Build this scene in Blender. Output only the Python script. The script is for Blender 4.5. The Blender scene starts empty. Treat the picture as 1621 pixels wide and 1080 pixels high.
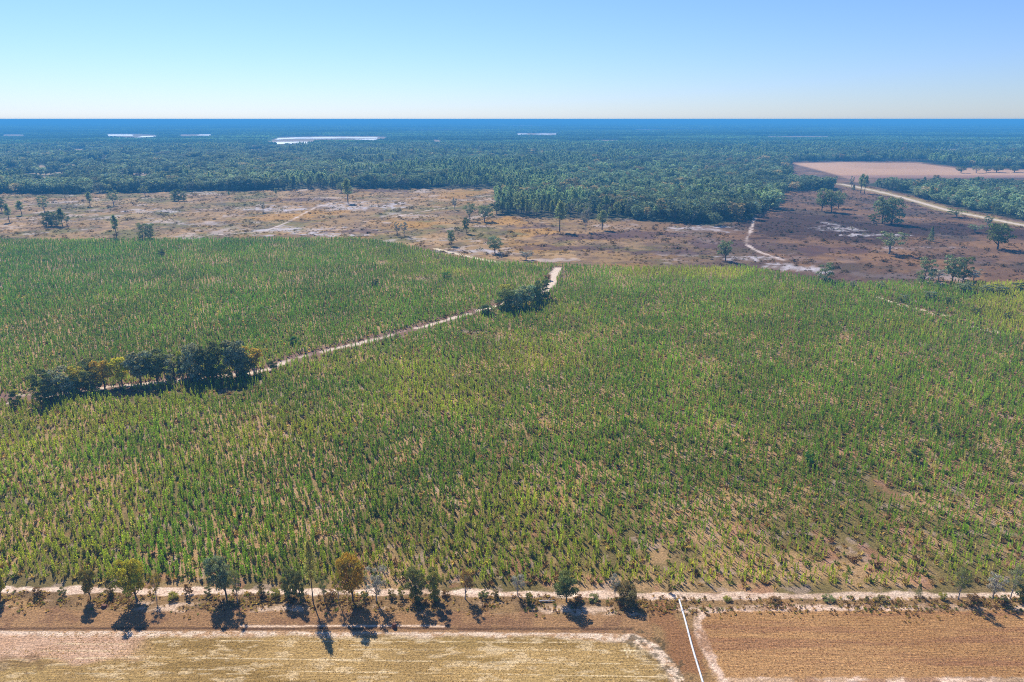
import bpy, math, random
import numpy as np
from math import radians, sin, cos, tan, atan, pi

# ------------------------------------------------------------------ camera, world, sun, exposure
SC = bpy.context.scene
COL = SC.collection
CAM_H, PITCH, FOC = 80.0, radians(18.0), 1081.0        # metres, tilt below level, focal length in photo pixels
cam_d = bpy.data.cameras.new('camera'); cam_d.sensor_width = 36.0; cam_d.lens = 36.0 * FOC / 1621.0
cam_d.clip_start = 1.0; cam_d.clip_end = 200000.0
cam = bpy.data.objects.new('camera', cam_d); COL.objects.link(cam)
cam.location = (0, 0, CAM_H); cam.rotation_euler = (pi / 2 - PITCH, 0, 0)
SC.camera = cam

SUN_AZ, SUN_EL = radians(-27.0), radians(43.0)         # azimuth from +Y, clockwise positive: ahead of the camera, to the left
world = bpy.data.worlds.new('World'); SC.world = world; world.use_nodes = True
wn = world.node_tree.nodes; wl = world.node_tree.links; wn.clear()
sky = wn.new('ShaderNodeTexSky'); sky.sky_type = 'NISHITA'; sky.sun_disc = False
sky.sun_elevation = SUN_EL; sky.sun_rotation = SUN_AZ
sky.altitude = 2000; sky.air_density = 1.5; sky.dust_density = 0.4; sky.ozone_density = 6.0
bg = wn.new('ShaderNodeBackground'); bg.inputs['Strength'].default_value = 0.09
wo = wn.new('ShaderNodeOutputWorld')
bal = wn.new('ShaderNodeVectorMath'); bal.operation = 'MULTIPLY'; bal.inputs[1].default_value = (0.68, 0.80, 1.17)   # white balance
wl.new(sky.outputs['Color'], bal.inputs[0]); wl.new(bal.outputs[0], bg.inputs['Color']); wl.new(bg.outputs[0], wo.inputs['Surface'])

sun_d = bpy.data.lights.new('sun', 'SUN'); sun_d.energy = 5.0; sun_d.angle = radians(0.5); sun_d.color = (1.0, 0.95, 0.87)
sun = bpy.data.objects.new('sun', sun_d); COL.objects.link(sun)
sun.rotation_euler = (pi / 2 - SUN_EL, 0, pi - SUN_AZ)   # a sun lamp shines along its local -Z
SC.view_settings.view_transform = 'Standard'; SC.view_settings.look = 'None'
SC.view_settings.exposure = 0.50; SC.view_settings.gamma = 1.0
SC.cycles.max_bounces = 5; SC.cycles.diffuse_bounces = 2; SC.cycles.transmission_bounces = 2
SC.cycles.transparent_max_bounces = 4; SC.cycles.volume_bounces = 0
SC.cycles.filter_width = 1.0; SC.cycles.use_denoising = False; SC.cycles.caustics_reflective = False; SC.cycles.caustics_refractive = False

# ------------------------------------------------------------------ measuring helpers
def ground_at(u, v):
    """point on the ground seen at photo pixel (u, v)"""
    th = PITCH + math.atan((v - 540.0) / FOC)
    D = CAM_H / tan(th); z = D * cos(PITCH) + CAM_H * sin(PITCH)
    return ((u - 810.5) / FOC * z, D)
def height_at(D, vt):
    k = (vt - 540.0) / FOC
    return CAM_H - D * (sin(PITCH) + k * cos(PITCH)) / (cos(PITCH) - k * sin(PITCH))
def metres(D, px): return px * (D * cos(PITCH) + CAM_H * sin(PITCH)) / FOC
def lin(r, g, b):
    f = lambda c: (c / 255.0 / 12.92) if c / 255.0 <= 0.04045 else ((c / 255.0 + 0.055) / 1.055) ** 2.4
    return np.array((f(r), f(g), f(b)))
def _hash(ix, iy, s):
    n = (ix.astype(np.int64) * 374761393 + iy.astype(np.int64) * 668265263 + s * 974634777) & 0xFFFFFFFF
    n = ((n ^ (n >> 13)) * 1274126177) & 0xFFFFFFFF
    return ((n ^ (n >> 16)) & 0xFFFFFF) / float(0xFFFFFF)
def vnoise(x, y, s=0):
    x = np.asarray(x, float); y = np.asarray(y, float)
    ix = np.floor(x); iy = np.floor(y); fx = x - ix; fy = y - iy
    fx = fx * fx * (3 - 2 * fx); fy = fy * fy * (3 - 2 * fy)
    a = _hash(ix, iy, s); b = _hash(ix + 1, iy, s); c = _hash(ix, iy + 1, s); d = _hash(ix + 1, iy + 1, s)
    return (a + (b - a) * fx) * (1 - fy) + (c + (d - c) * fx) * fy
def fbm(x, y, size, oct=4, s=0):
    """0..1, features of the given size in metres"""
    t = 0; amp = 1.0; tot = 0; f = 1.0 / size
    for k in range(oct):
        t = t + amp * vnoise(np.asarray(x) * f + 17.3 * k + s * 3.1, np.asarray(y) * f - 9.7 * k, s * 7 + k); tot += amp; amp *= 0.55; f *= 2.07
    t = t / tot
    return np.clip((t - 0.5) * 1.9 + 0.5, 0, 1)
def sstep(a, b, x): t = np.clip((x - a) / (b - a), 0, 1); return t * t * (3 - 2 * t)
def seg_dist(x, y, pts):
    d = np.full(np.shape(x), 1e9)
    for (x0, y0), (x1, y1) in zip(pts[:-1], pts[1:]):
        dx, dy = x1 - x0, y1 - y0; L = dx * dx + dy * dy + 1e-9
        t = np.clip(((x - x0) * dx + (y - y0) * dy) / L, 0, 1)
        d = np.minimum(d, np.hypot(x - x0 - t * dx, y - y0 - t * dy))
    return d
def inside(x, y, poly):
    r = np.zeros(np.shape(x), bool)
    for (x0, y0), (x1, y1) in zip(poly, poly[1:] + poly[:1]):
        if y0 == y1: continue
        c = ((y0 > y) != (y1 > y)) & (x < (x1 - x0) * (y - y0) / (y1 - y0) + x0)
        r ^= c
    return r
def sdist(x, y, poly):
    """metres inside (positive) or outside (negative) a polygon"""
    d = seg_dist(x, y, poly + poly[:1])
    return np.where(inside(x, y, poly), d, -d)
def G(*uv): return [ground_at(u, v) for u, v in uv]
def mix(c, k, m): m = np.asarray(m)[..., None]; return c * (1 - m) + np.asarray(k) * m

# ------------------------------------------------------------------ the lie of the land (all in metres)
BACK = G((-260, 381), (0, 381), (560, 378), (640, 388), (720, 408), (790, 416), (880, 420), (1000, 425), (1180, 423),
         (1280, 440), (1350, 450), (1400, 447), (1621, 448), (1900, 452))           # far side of the plantation
TRACK = G((-300, 932), (0, 933), (250, 936), (700, 938), (1080, 944), (1300, 944), (1500, 942), (1960, 940))
PATH = G((-120, 640), (0, 632), (60, 630), (110, 622), (190, 612), (300, 601), (380, 593), (425, 585), (445, 575), (475, 565), (560, 546), (650, 523), (740, 498), (765, 490),
         (800, 480), (850, 467), (868, 456), (874, 445), (878, 434), (884, 424))
PATH_EAST = G((1392, 472), (1440, 487), (1478, 496), (1500, 500))
PATH_BITS = [G((1545, 519), (1560, 522), (1578, 526)), G((690, 394), (740, 406), (790, 416)), G((1455, 446), (1500, 450))]
ROAD = G((1250, 286), (1335, 292), (1380, 301), (1430, 313), (1500, 333), (1560, 345), (1621, 357), (1760, 385))
LANES = [G((330, 373), (420, 366), (455, 352), (500, 328), (545, 318)), G((620, 344), (680, 333), (720, 327)),
         G((1195, 338), (1192, 355), (1180, 385), (1195, 396), (1240, 412))]
PLANT = TRACK[:1] and ([(p[0], p[1] + 2.2) for p in TRACK] + BACK[::-1])
FIELD_W = G((-500, 1000), (300, 999), (830, 1002), (1005, 1004), (1040, 1020), (1075, 1058), (1100, 1110)) + [(24, 40), (-260, 40)]
FIELD_E = G((1108, 985), (1122, 972), (1160, 967), (1400, 966), (1700, 966), (2100, 964)) + [(200, 82)] + G((1700, 1073), (1146, 1073), (1128, 1030))
PINKFIELD = G((1255, 259), (1330, 257), (1450, 258), (1510, 266), (1640, 270), (1900, 272), (1900, 283), (1640, 281), (1375, 281), (1362, 290), (1340, 281))
FOREST_EDGE = G((-500, 311), (0, 307), (140, 306), (300, 303), (540, 299), (783, 299), (786, 342), (880, 346), (1000, 347), (1130, 358),
                (1190, 346), (1228, 326), (1240, 304), (1335, 300))
ROADWOOD = G((1372, 293), (1430, 306), (1500, 326), (1560, 338), (1621, 349), (1800, 385), (2000, 330), (1800, 292), (1640, 286), (1400, 285))
FOREST = FOREST_EDGE + G((1250, 285), (1250, 257)) + G((1250, 256), (1330, 255), (1450, 256), (1510, 264), (1640, 268), (1950, 270)) + [(60000, 60000), (-60000, 60000), (-8000, 900)]
CLEAR = [G((38, 275), (75, 272), (112, 273), (108, 284), (75, 285), (35, 284)), G((180, 277), (240, 272), (285, 273), (283, 276), (200, 280)),
         G((50, 263), (70, 261), (80, 265), (60, 268)), G((150, 247), (180, 246), (182, 249), (152, 250)),
         G((420, 224), (440, 218), (510, 215.5), (598, 216), (622, 217.5), (598, 221.5), (505, 221.5), (503, 229), (424, 229)),
         G((160, 212), (212, 212), (258, 214), (256, 217), (215, 219), (165, 216)), G((0, 213), (45, 213), (45, 215.5), (0, 215.5)),
         G((280, 213), (345, 212.5), (345, 215), (280, 216)), G((810, 211), (890, 210.5), (890, 214), (810, 214)),
         G((675, 221), (705, 222), (700, 225), (680, 225)), G((780, 199), (870, 199), (870, 200.4), (780, 200.4))] + [G((u, v), (u + w, v - .4), (u + w, v + 1.8 * h), (u, v + 1.8 * h)) for u, v, w, h in ((2, 266, 30, 2), (88, 260, 34, 1.6), (132, 254, 40, 1.4), (200, 262, 50, 1.2), (20, 250, 50, 1.2), (300, 254, 60, 1),
        (240, 246, 60, .9), (460, 246, 70, .8), (700, 236, 60, .8), (560, 262, 40, 1.2), (960, 240, 70, .8), (1120, 232, 80, .7), (80, 236, 60, .8), (380, 236, 60, .8), (1400, 236, 120, .8), (900, 222, 90, .6), (1200, 216, 120, .5), (640, 206, 80, .4), (1000, 205, 120, .4))]
DARKSOIL = G((1170, 352), (1230, 338), (1340, 340), (1400, 356), (1500, 352), (1600, 362), (1700, 372), (1700, 385), (1560, 375), (1450, 372),
             (1390, 388), (1290, 378), (1200, 378))

def ell(x, y, u, v, w, h, s=0):
    """soft mask of a patch w x h photo pixels wide round the ground point at (u, v), ragged edge"""
    cx, cy = ground_at(u, v); rx = metres(cy, w / 2); ry = abs(ground_at(u, v - h / 2)[1] - ground_at(u, v + h / 2)[1]) / 2
    n = fbm(x, y, max(ry, 2) * 0.6, 4, 40 + s) - 0.5
    d = np.hypot((x - cx) / rx, (y - cy) / ry) + n * 1.3
    return 1 - sstep(0.6, 1.05, d)

def land(x, y):
    """ground colour (linear), furrow amount and region code at world points"""
    n40 = fbm(x, y, 45, 4, 1); n12 = fbm(x, y, 12, 4, 2); n4 = fbm(x, y, 3.5, 4, 3); n1 = fbm(x, y, 0.9, 3, 4); n120 = fbm(x, y, 160, 4, 5)
    # plantation floor
    c = mix(lin(122, 106, 60), lin(184, 146, 102), sstep(0.35, 0.75, n12) * 0.8 + 0 * x)
    c = mix(c, lin(104, 90, 54), sstep(0.5, 0.8, n4) * 0.45)
    c = mix(c, lin(176, 150, 132), sstep(0.76, 0.9, fbm(x, y, 2.5, 3, 9)) * 0.5)
    c = mix(c, lin(170, 114, 88), sstep(0.8, 0.9, fbm(x, y, 5, 3, 10)) * 0.45)
    # the cleared land beyond
    back_d = sdist(x, y, PLANT) if True else 0
    s = mix(lin(162, 128, 80), lin(124, 112, 56), sstep(0.4, 0.7, n40))
    s = mix(s, lin(162, 122, 60), sstep(0.6, 0.8, fbm(x, y, 34, 4, 11)) * 0.75 * (x > -260))
    s = mix(s, lin(190, 152, 106), sstep(0.55, 0.8, fbm(x, y, 22, 4, 12)) * 0.6)
    s = mix(s, lin(100, 78, 66), sstep(0.5, 0.75, n12) * 0.5)
    s = mix(s, lin(84, 72, 56), sstep(0.55, 0.8, n4) * 0.5)
    s = mix(s, lin(206, 188, 176), sstep(0.76, 0.9, fbm(x, y, 20, 5, 13)) * 0.5)
    east = sstep(20, 170, x)                                   # reddish brown bracken to the east
    s = mix(s, mix(mix(lin(104, 72, 56) + 0 * s, lin(146, 106, 68), sstep(0.5, 0.8, n12)), lin(86, 60, 56), sstep(0.45, 0.75, n40)), east * 0.75)
    s = mix(s, mix(lin(54, 32, 26) + 0 * s, lin(68, 46, 34), n4), sstep(-6, 10, sdist(x, y, DARKSOIL) + (n12 - 0.5) * 30) * 0.85)
    for k, (u, v, w, h) in enumerate([(455, 365, 230, 13), (590, 326, 150, 12), (440, 330, 120, 8), (735, 398, 110, 12), (540, 372, 90, 5), (235, 334, 90, 6),
                                      (1320, 362, 66, 9), (1312, 354, 26, 7), (1380, 372, 120, 4), (1200, 409, 120, 7), (1255, 424, 90, 12), (1110, 362, 90, 10),
                                      (1300, 430, 60, 8), (1430, 392, 90, 5), (1510, 392, 60, 4), (90, 350, 90, 5), (330, 355, 90, 5), (1495, 440, 70, 8), (700, 380, 120, 6)]):
        s = mix(s, lin(206, 196, 194), ell(x, y, u, v, w, h, k) * (0.75 if k < 13 else 0.35) * (0.12 + 0.88 * sstep(0.35, 0.7, n4 * .6 + n12 * .4)))
    for k, (u, v, w, h) in enumerate([(500, 338, 90, 12), (810, 352, 70, 16), (845, 368, 70, 14), (430, 345, 90, 12), (720, 310, 90, 14), (1090, 345, 40, 4), (660, 355, 80, 14)]):
        s = mix(s, lin(186, 136, 52), ell(x, y, u, v, w, h, 30 + k) * 0.6)
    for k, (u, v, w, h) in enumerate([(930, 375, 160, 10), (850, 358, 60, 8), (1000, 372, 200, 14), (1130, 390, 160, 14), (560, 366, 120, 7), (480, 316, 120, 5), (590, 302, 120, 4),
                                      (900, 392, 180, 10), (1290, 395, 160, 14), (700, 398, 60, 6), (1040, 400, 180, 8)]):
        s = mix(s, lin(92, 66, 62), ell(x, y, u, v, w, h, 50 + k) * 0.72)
    wood = sstep(-4, 6, sdist(x, y, FOREST) + (n4 - 0.5) * 8)
    wood = np.maximum(wood, sstep(-3, 3, sdist(x, y, ROADWOOD)))
    wood = np.where(y > 2600, 1.0, wood)
    fl = mix(lin(74, 66, 44), lin(58, 66, 36), n40)
    pink = sstep(-6, 6, sdist(x, y, PINKFIELD))
    plant = sstep(-1.2, 1.2, back_d + (n4 - 0.5) * 4)
    nearside = y < 108
    c = np.where((nearside | (plant > 0.5))[..., None], c, s)
    c = mix(c, fl, wood * (y > 300))
    for p in CLEAR: c = mix(c, mix(lin(182, 152, 122) + 0 * c, lin(150, 134, 96), n12), sstep(-4, 8, sdist(x, y, p) + (n12 - .5) * 10))
    c = mix(c, mix(lin(208, 164, 124) + 0 * c, lin(190, 146, 104), n120), pink)
    farE = pink * sstep(0, 40, ground_at(0, 276)[1] - y)
    c = mix(c, lin(150, 112, 96), farE * 0.8)
    # cleared-land lanes, the road and the sandy paths
    for L in LANES: c = mix(c, lin(220, 198, 180), (.45 + .55 * sstep(.2, .5, fbm(x, y, 14, 3, 98))) * (1 - sstep(0.5, 1.4, seg_dist(x, y, L) + (n4 - .5) * 1.8)) * (y > 300) * 0.9)
    dr = seg_dist(x, y, ROAD)
    c = mix(c, lin(168, 146, 92), (1 - sstep(6, 13, dr + (n12 - .5) * 8)) * (y > 300) * 0.8)
    c = mix(c, lin(226, 205, 182), 0.85 * (1 - sstep(2.5, 3.6, dr + (n4 - .5) * 1.2)) * (y > 300))
    dp = seg_dist(x, y, PATH)
    c = mix(c, mix(lin(142, 104, 78) + 0 * c, lin(120, 92, 84), n12), (1 - sstep(3.5, 7, dp + (n4 - .5) * 5)) * 0.85)
    c = mix(c, lin(228, 204, 178), sstep(.2, .5, fbm(x, y, 7, 3, 97) + .5 * (x > ground_at(760, 492)[0])) * (1 - sstep(0.8, 1.6, dp + (n4 - .5) * 1.8 - 2.4 * ell(x, y, 40, 630, 130, 26, 3) - 1.2 * sstep(205, 215, y) * (x > 0))) * 0.95)
    c = mix(c, lin(150, 106, 80), (1 - sstep(2, 5, np.minimum(seg_dist(x, y, PATH_EAST), 99) + (n4 - .5) * 3)) * 0.8)
    for L in [PATH_EAST] + PATH_BITS: c = mix(c, lin(226, 206, 170), (1 - sstep(1.0, 1.9, seg_dist(x, y, L) + (n4 - .5) * 1.0)))
    # farmland in front
    trk = seg_dist(x, y, TRACK)
    ty = np.interp(x, [p[0] for p in TRACK], [p[1] for p in TRACK])
    front = sstep(-0.3, 0.3, ty - y + (n1 - .5) * 0.6)
    v_ = mix(lin(158, 124, 80), lin(120, 94, 62), n4); v_ = mix(v_, lin(182, 140, 88), sstep(.6, .8, n12) * .6)
    v_ = mix(v_, lin(216, 184, 152), (sstep(0.5, 0.8, fbm(x, y * 1.8, 4.5, 4, 21)) * (1 - sstep(.5, 2.2, np.abs(ty - y - 4.4 - 1.2 * (n12 - .5))))) * 0.95)
    plo = mix(lin(150, 112, 74), lin(172, 132, 88), n12 * 0.7 + n4 * 0.3)
    plo = mix(plo, lin(116, 80, 58), sstep(.6, .9, n4) * .5)
    v_ = mix(v_, plo, sstep(-0.5, 0.6, (ty - y) - 5.0 + (n4 - .5) * 1.6) * sstep(-1.5, 1.5, ground_at(1020, 980)[0] + 1.5 - x + (n12 - .5) * 5))
    v_ = mix(v_, lin(150, 104, 66), sstep(-0.5, 1.6, 0 * x + 3.2 - seg_dist(x, y, G((1040, 965), (1070, 1000), (1092, 1050))) + (n4 - .5) * 3) * 0.8)
    c = mix(c, v_, front)
    # narrow pale furrow, its shadow painted in as a dark line beside it
    fy = ground_at(0, 991)[1]; furrowx = (x > ground_at(380, 990)[0]) & (x < ground_at(705, 990)[0])
    c = mix(c, lin(92, 66, 46), (1 - sstep(0.10, 0.42, np.abs(y - fy + 0.62 + (n4 - .5) * .3))) * (x < ground_at(1000, 990)[0]) * 0.8)
    c = mix(c, lin(222, 190, 158), (1 - sstep(0.12, 0.3, np.abs(y - fy + (n4 - .5) * .24))) * furrowx)
    # west field: dry stubble with a sandy rim
    dw = sdist(x, y, FIELD_W) + (n4 - .5) * 0.25
    st = mix(lin(164, 132, 78), lin(188, 154, 96), n12); st = mix(st, lin(146, 116, 62), sstep(.5, .85, fbm(x * 0.35, y * 1.6, 5, 4, 22)) * .8)
    st = mix(st, lin(166, 138, 82), sstep(.55, .85, fbm(x * 0.5, y, 9, 4, 23)) * .4)
    st = mix(st, lin(224, 196, 150), sstep(.62, .8, fbm(x * 0.6, y * 2, 1.6, 4, 24)) * .5)
    sl = sstep(-3, 3, ground_at(215, 1030)[0] - x + (n4 - .5) * 3) * (1 - sstep(5, 6.6, dw + (n12 - .5) * 3))
    st = mix(st, mix(lin(216, 176, 146) + 0 * c, lin(196, 152, 120), n4), sl * .75)
    rim = 1 - sstep(0.3, 1.5, dw + (n12 - .5) * 1.2 - 1.3 * sstep(0, 28, x))
    st = mix(st, mix(lin(228, 200, 170) + 0 * c, lin(196, 156, 118), sstep(.5, .8, n1)), rim * .9)
    for a_, b_ in [((205, 1040), (1060, 1052)), ((0, 1044), (205, 1041)), ((250, 1059), (1080, 1072)), ((300, 1014), (900, 1017)), ((80, 1019), (205, 1020)), ((60, 1030), (200, 1031)), ((540, 1028), (1020, 1030)), ((0, 1066), (420, 1067)),
                   ((980, 1006), (1012, 1082)), ((986, 1006), (1018, 1082))]:
        st = mix(st, lin(232, 206, 160), (1 - sstep(.03, .16, seg_dist(x, y, G(a_, b_)) + (n4 - .5) * .12)) * .7 * sstep(.25, .5, fbm(x, y, 2.5, 3, 27)))
    st = mix(st, lin(118, 88, 50), ell(x, y, 25, 1052, 110, 26, 60) * .55)
    c = mix(c, st, sstep(-0.15, 0.15, dw))
    spk = sstep(.66, .74, fbm(x, y, 0.7, 2, 25)) * (1 - sstep(1.5, 4.5, np.abs(seg_dist(x, y, G((1000, 1005), (1060, 1035), (1098, 1090)))))) * (dw > -1.5)
    c = mix(c, lin(86, 74, 48), spk * .7)
    # east field: brown tilth inside a broad sandy rim
    de = sdist(x, y, FIELD_E)
    pe = mix(lin(166, 122, 74), lin(182, 138, 88), n12); pe = mix(pe, lin(146, 100, 70), sstep(.5, .85, fbm(x * 0.1, y * 2.4, 3, 4, 26)) * .6)
    rimE = sstep(-1.9, -1.1, de + (n4 - .5) * 1.5) * (x > ground_at(1094, 990)[0] - 8)
    c = mix(c, mix(lin(226, 192, 162) + 0 * c, lin(170, 130, 96), sstep(.5, .8, n4)), rimE * (1 - 0.75 * sstep(ground_at(1440, 960)[0], ground_at(1560, 960)[0], x) * 1) * (0.45 + 0.55 * sstep(.3, .55, fbm(x, y, 3, 4, 28))))
    c = mix(c, pe, sstep(-0.15, 0.3, de + (n1 - .5) * .5))
    # sandy wheel track between plantation and farmland
    c = mix(c, mix(lin(240, 212, 184) + 0 * c, lin(214, 180, 150), n1), (1 - sstep(0.6, 1.05, trk + (n4 - .5) * 1.0)) * (0.75 + 0.25 * sstep(.2, .5, fbm(x, y, 9, 3, 29))))
    rows = np.maximum(sstep(-0.2, 0.2, dw) * .8, np.maximum(sstep(-.2, .2, de), 0)) + 0.6 * front * (dw < -.2) * (de < -.2)
    reg = np.zeros(np.shape(x), int)
    reg[(dw > 0) | (de > 0)] = 1; reg[trk < 0.9] = 2; reg[(dp < 2.2) & (y > 110)] = 3
    reg[(dr < 3.2) & (y > 300)] = 4; reg[(pink > .5)] = 5
    return c, np.clip(rows, 0, 1), reg

# ------------------------------------------------------------------ materials
def new_mat(name):
    m = bpy.data.materials.new(name); m.use_nodes = True; nt = m.node_tree; nt.nodes.clear()
    out = nt.nodes.new('ShaderNodeOutputMaterial')
    return m, nt.nodes, nt.links, out
def ground_material():
    m, N, L, out = new_mat('earth')
    b = N.new('ShaderNodeBsdfPrincipled'); b.inputs['Roughness'].default_value = 0.95; b.inputs['Specular IOR Level'].default_value = 0.1
    at = N.new('ShaderNodeAttribute'); at.attribute_name = 'col'; rw = N.new('ShaderNodeAttribute'); rw.attribute_name = 'rows'
    tc = N.new('ShaderNodeTexCoord')
    def noise(sx, sy, detail, lo, hi):
        mp = N.new('ShaderNodeMapping'); mp.inputs['Scale'].default_value = (sx, sy, 1); L.new(tc.outputs['Object'], mp.inputs[0])
        n = N.new('ShaderNodeTexNoise'); n.inputs['Scale'].default_value = 1; n.inputs['Detail'].default_value = detail; n.inputs['Roughness'].default_value = 0.65
        L.new(mp.outputs[0], n.inputs['Vector'])
        r = N.new('ShaderNodeMapRange'); r.inputs['From Min'].default_value = 0.3; r.inputs['From Max'].default_value = 0.7
        r.inputs['To Min'].default_value = lo; r.inputs['To Max'].default_value = hi; L.new(n.outputs['Fac'], r.inputs['Value'])
        return n, r
    nf, rf = noise(2.6, 2.6, 7, 0.40, 1.36)
    nr, rr = noise(0.25, 4.5, 5, 0.66, 1.34)
    one = N.new('ShaderNodeMix'); one.inputs[2].default_value = 1.0; L.new(rw.outputs['Fac'], one.inputs[0]); L.new(rr.outputs[0], one.inputs[3])
    mu = N.new('ShaderNodeMath'); mu.operation = 'MULTIPLY'; L.new(rf.outputs[0], mu.inputs[0]); L.new(one.outputs[0], mu.inputs[1])
    vm = N.new('ShaderNodeVectorMath'); vm.operation = 'SCALE'; L.new(at.outputs['Color'], vm.inputs[0]); L.new(mu.outputs[0], vm.inputs['Scale'])
    nx, rx = noise(8.0, 8.0, 3, 0.45, 1.5)
    v2 = N.new('ShaderNodeVectorMath'); v2.operation = 'SCALE'; L.new(vm.outputs[0], v2.inputs[0]); L.new(rx.outputs[0], v2.inputs['Scale'])
    L.new(v2.outputs[0], b.inputs['Base Color'])
    bu = N.new('ShaderNodeBump'); bu.inputs['Strength'].default_value = 0.6; bu.inputs['Distance'].default_value = 0.18
    L.new(mu.outputs[0], bu.inputs['Height']); L.new(bu.outputs[0], b.inputs['Normal'])
    L.new(b.outputs[0], out.inputs['Surface'])
    return m
def leaf_material(name, through, tw_col):
    m, N, L, out = new_mat(name)
    ti = N.new('ShaderNodeAttribute'); ti.attribute_type = 'INSTANCER'; ti.attribute_name = 'tint'
    lv = N.new('ShaderNodeAttribute'); lv.attribute_name = 'leafvar'
    sc = N.new('ShaderNodeVectorMath'); sc.operation = 'SCALE'; L.new(ti.outputs['Color'], sc.inputs[0]); L.new(lv.outputs['Fac'], sc.inputs['Scale'])
    d = N.new('ShaderNodeBsdfDiffuse'); t = N.new('ShaderNodeBsdfTranslucent'); L.new(sc.outputs[0], d.inputs['Color'])
    tc = N.new('ShaderNodeTexCoord'); no = N.new('ShaderNodeTexNoise'); no.inputs['Scale'].default_value = 0.45; no.inputs['Detail'].default_value = 2; L.new(tc.outputs['Object'], no.inputs['Vector'])
    hr = N.new('ShaderNodeMapRange'); hr.inputs['From Min'].default_value = .38; hr.inputs['From Max'].default_value = .62; L.new(no.outputs['Fac'], hr.inputs['Value'])
    hm = N.new('ShaderNodeMix'); hm.data_type = 'RGBA'; hm.inputs[6].default_value = (1.12, .98, .8, 1); hm.inputs[7].default_value = (.88, 1.02, 1.08, 1); L.new(hr.outputs[0], hm.inputs[0])
    hv = N.new('ShaderNodeVectorMath'); hv.operation = 'MULTIPLY'; L.new(sc.outputs[0], hv.inputs[0]); L.new(hm.outputs[2], hv.inputs[1]); sc = hv; L.new(sc.outputs[0], d.inputs['Color'])
    tw = N.new('ShaderNodeVectorMath'); tw.operation = 'MULTIPLY'; tw.inputs[1].default_value = tw_col
    L.new(sc.outputs[0], tw.inputs[0]); L.new(tw.outputs[0], t.inputs['Color'])
    mx = N.new('ShaderNodeMixShader'); mx.inputs[0].default_value = through
    L.new(d.outputs[0], mx.inputs[1]); L.new(t.outputs[0], mx.inputs[2]); L.new(mx.outputs[0], out.inputs['Surface'])
    return m
def plain(name, rgb, rough=0.9, var=0.3, scale=3.0, stretch=(1, 1, 1)):
    m, N, L, out = new_mat(name)
    b = N.new('ShaderNodeBsdfPrincipled'); b.inputs['Roughness'].default_value = rough
    tc = N.new('ShaderNodeTexCoord'); mp = N.new('ShaderNodeMapping'); mp.inputs['Scale'].default_value = stretch
    n = N.new('ShaderNodeTexNoise'); n.inputs['Scale'].default_value = scale; n.inputs['Detail'].default_value = 5
    L.new(tc.outputs['Object'], mp.inputs[0]); L.new(mp.outputs[0], n.inputs['Vector'])
    r = N.new('ShaderNodeMapRange'); r.inputs['To Min'].default_value = 1 - var; r.inputs['To Max'].default_value = 1 + var; L.new(n.outputs['Fac'], r.inputs['Value'])
    v = N.new('ShaderNodeVectorMath'); v.operation = 'SCALE'; v.inputs[0].default_value = tuple(rgb); L.new(r.outputs[0], v.inputs['Scale'])
    L.new(v.outputs[0], b.inputs['Base Color'])
    bu = N.new('ShaderNodeBump'); bu.inputs['Strength'].default_value = 0.4; bu.inputs['Distance'].default_value = 0.03
    L.new(n.outputs['Fac'], bu.inputs['Height']); L.new(bu.outputs[0], b.inputs['Normal']); L.new(b.outputs[0], out.inputs['Surface'])
    return m
M_EARTH = ground_material(); M_LEAF = leaf_material('needles', 0.5, (1.15, 1.2, 0.75)); M_BROAD = leaf_material('leaves', 0.3, (1.2, 1.2, 0.75))
M_BARK = plain('bark', lin(96, 82, 70), 0.9, 0.4, 4, (3, 3, 0.6)); M_BARKG = plain('grey_bark', lin(150, 142, 134), 0.9, 0.4, 4, (3, 3, 0.6))
M_PIPE = plain('white_paint', (0.60, 0.585, 0.55), 0.6, 0.22, 2); M_STEEL = plain('metal_roof', (0.78, 0.78, 0.78), 0.4, 0.08, 1, (6, 0.3, 1))
M_WALL = plain('render_wall', lin(190, 180, 165), 0.9, 0.1); M_WOOD = plain('dead_wood', lin(178, 168, 158), 0.9, 0.35, 6); M_STUMP = plain('stump_wood', lin(112, 70, 48), 0.9, 0.4, 6)
M_COUPL = plain('pipe_coupling', lin(170, 170, 168), 0.5, 0.1)

# ------------------------------------------------------------------ mesh helpers
def make_mesh(name, verts, faces, mats, leafvar=None, fmat=None, smooth=False):
    me = bpy.data.meshes.new(name); verts = np.asarray(verts, np.float32)
    if isinstance(faces, np.ndarray):
        nf, k = faces.shape
        me.vertices.add(len(verts)); me.vertices.foreach_set('co', verts.ravel())
        me.loops.add(nf * k); me.loops.foreach_set('vertex_index', faces.astype(np.int32).ravel())
        me.polygons.add(nf); me.polygons.foreach_set('loop_start', np.arange(0, nf * k, k, dtype=np.int32))
        me.update(calc_edges=True)
    else:
        me.from_pydata([tuple(v) for v in verts], [], faces)
    for m in (mats if isinstance(mats, (list, tuple)) else [mats]): me.materials.append(m)
    if leafvar is not None:
        a = me.attributes.new('leafvar', 'FLOAT', 'POINT'); a.data.foreach_set('value', np.asarray(leafvar, np.float32))
    if fmat is not None: me.polygons.foreach_set('material_index', np.asarray(fmat, np.int32))
    if smooth: me.polygons.foreach_set('use_smooth', np.ones(len(me.polygons), bool))
    me.validate(); return me
def link(name, mesh, parent=None, loc=(0, 0, 0)):
    o = bpy.data.objects.new(name, mesh); COL.objects.link(o); o.location = loc
    if parent: o.parent = parent
    return o
def tag(o, label=None, cat=None, group=None, kind=None):
    if label: o['label'] = label
    if cat: o['category'] = cat
    if group: o['group'] = group
    if kind: o['kind'] = kind
    return o
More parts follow.
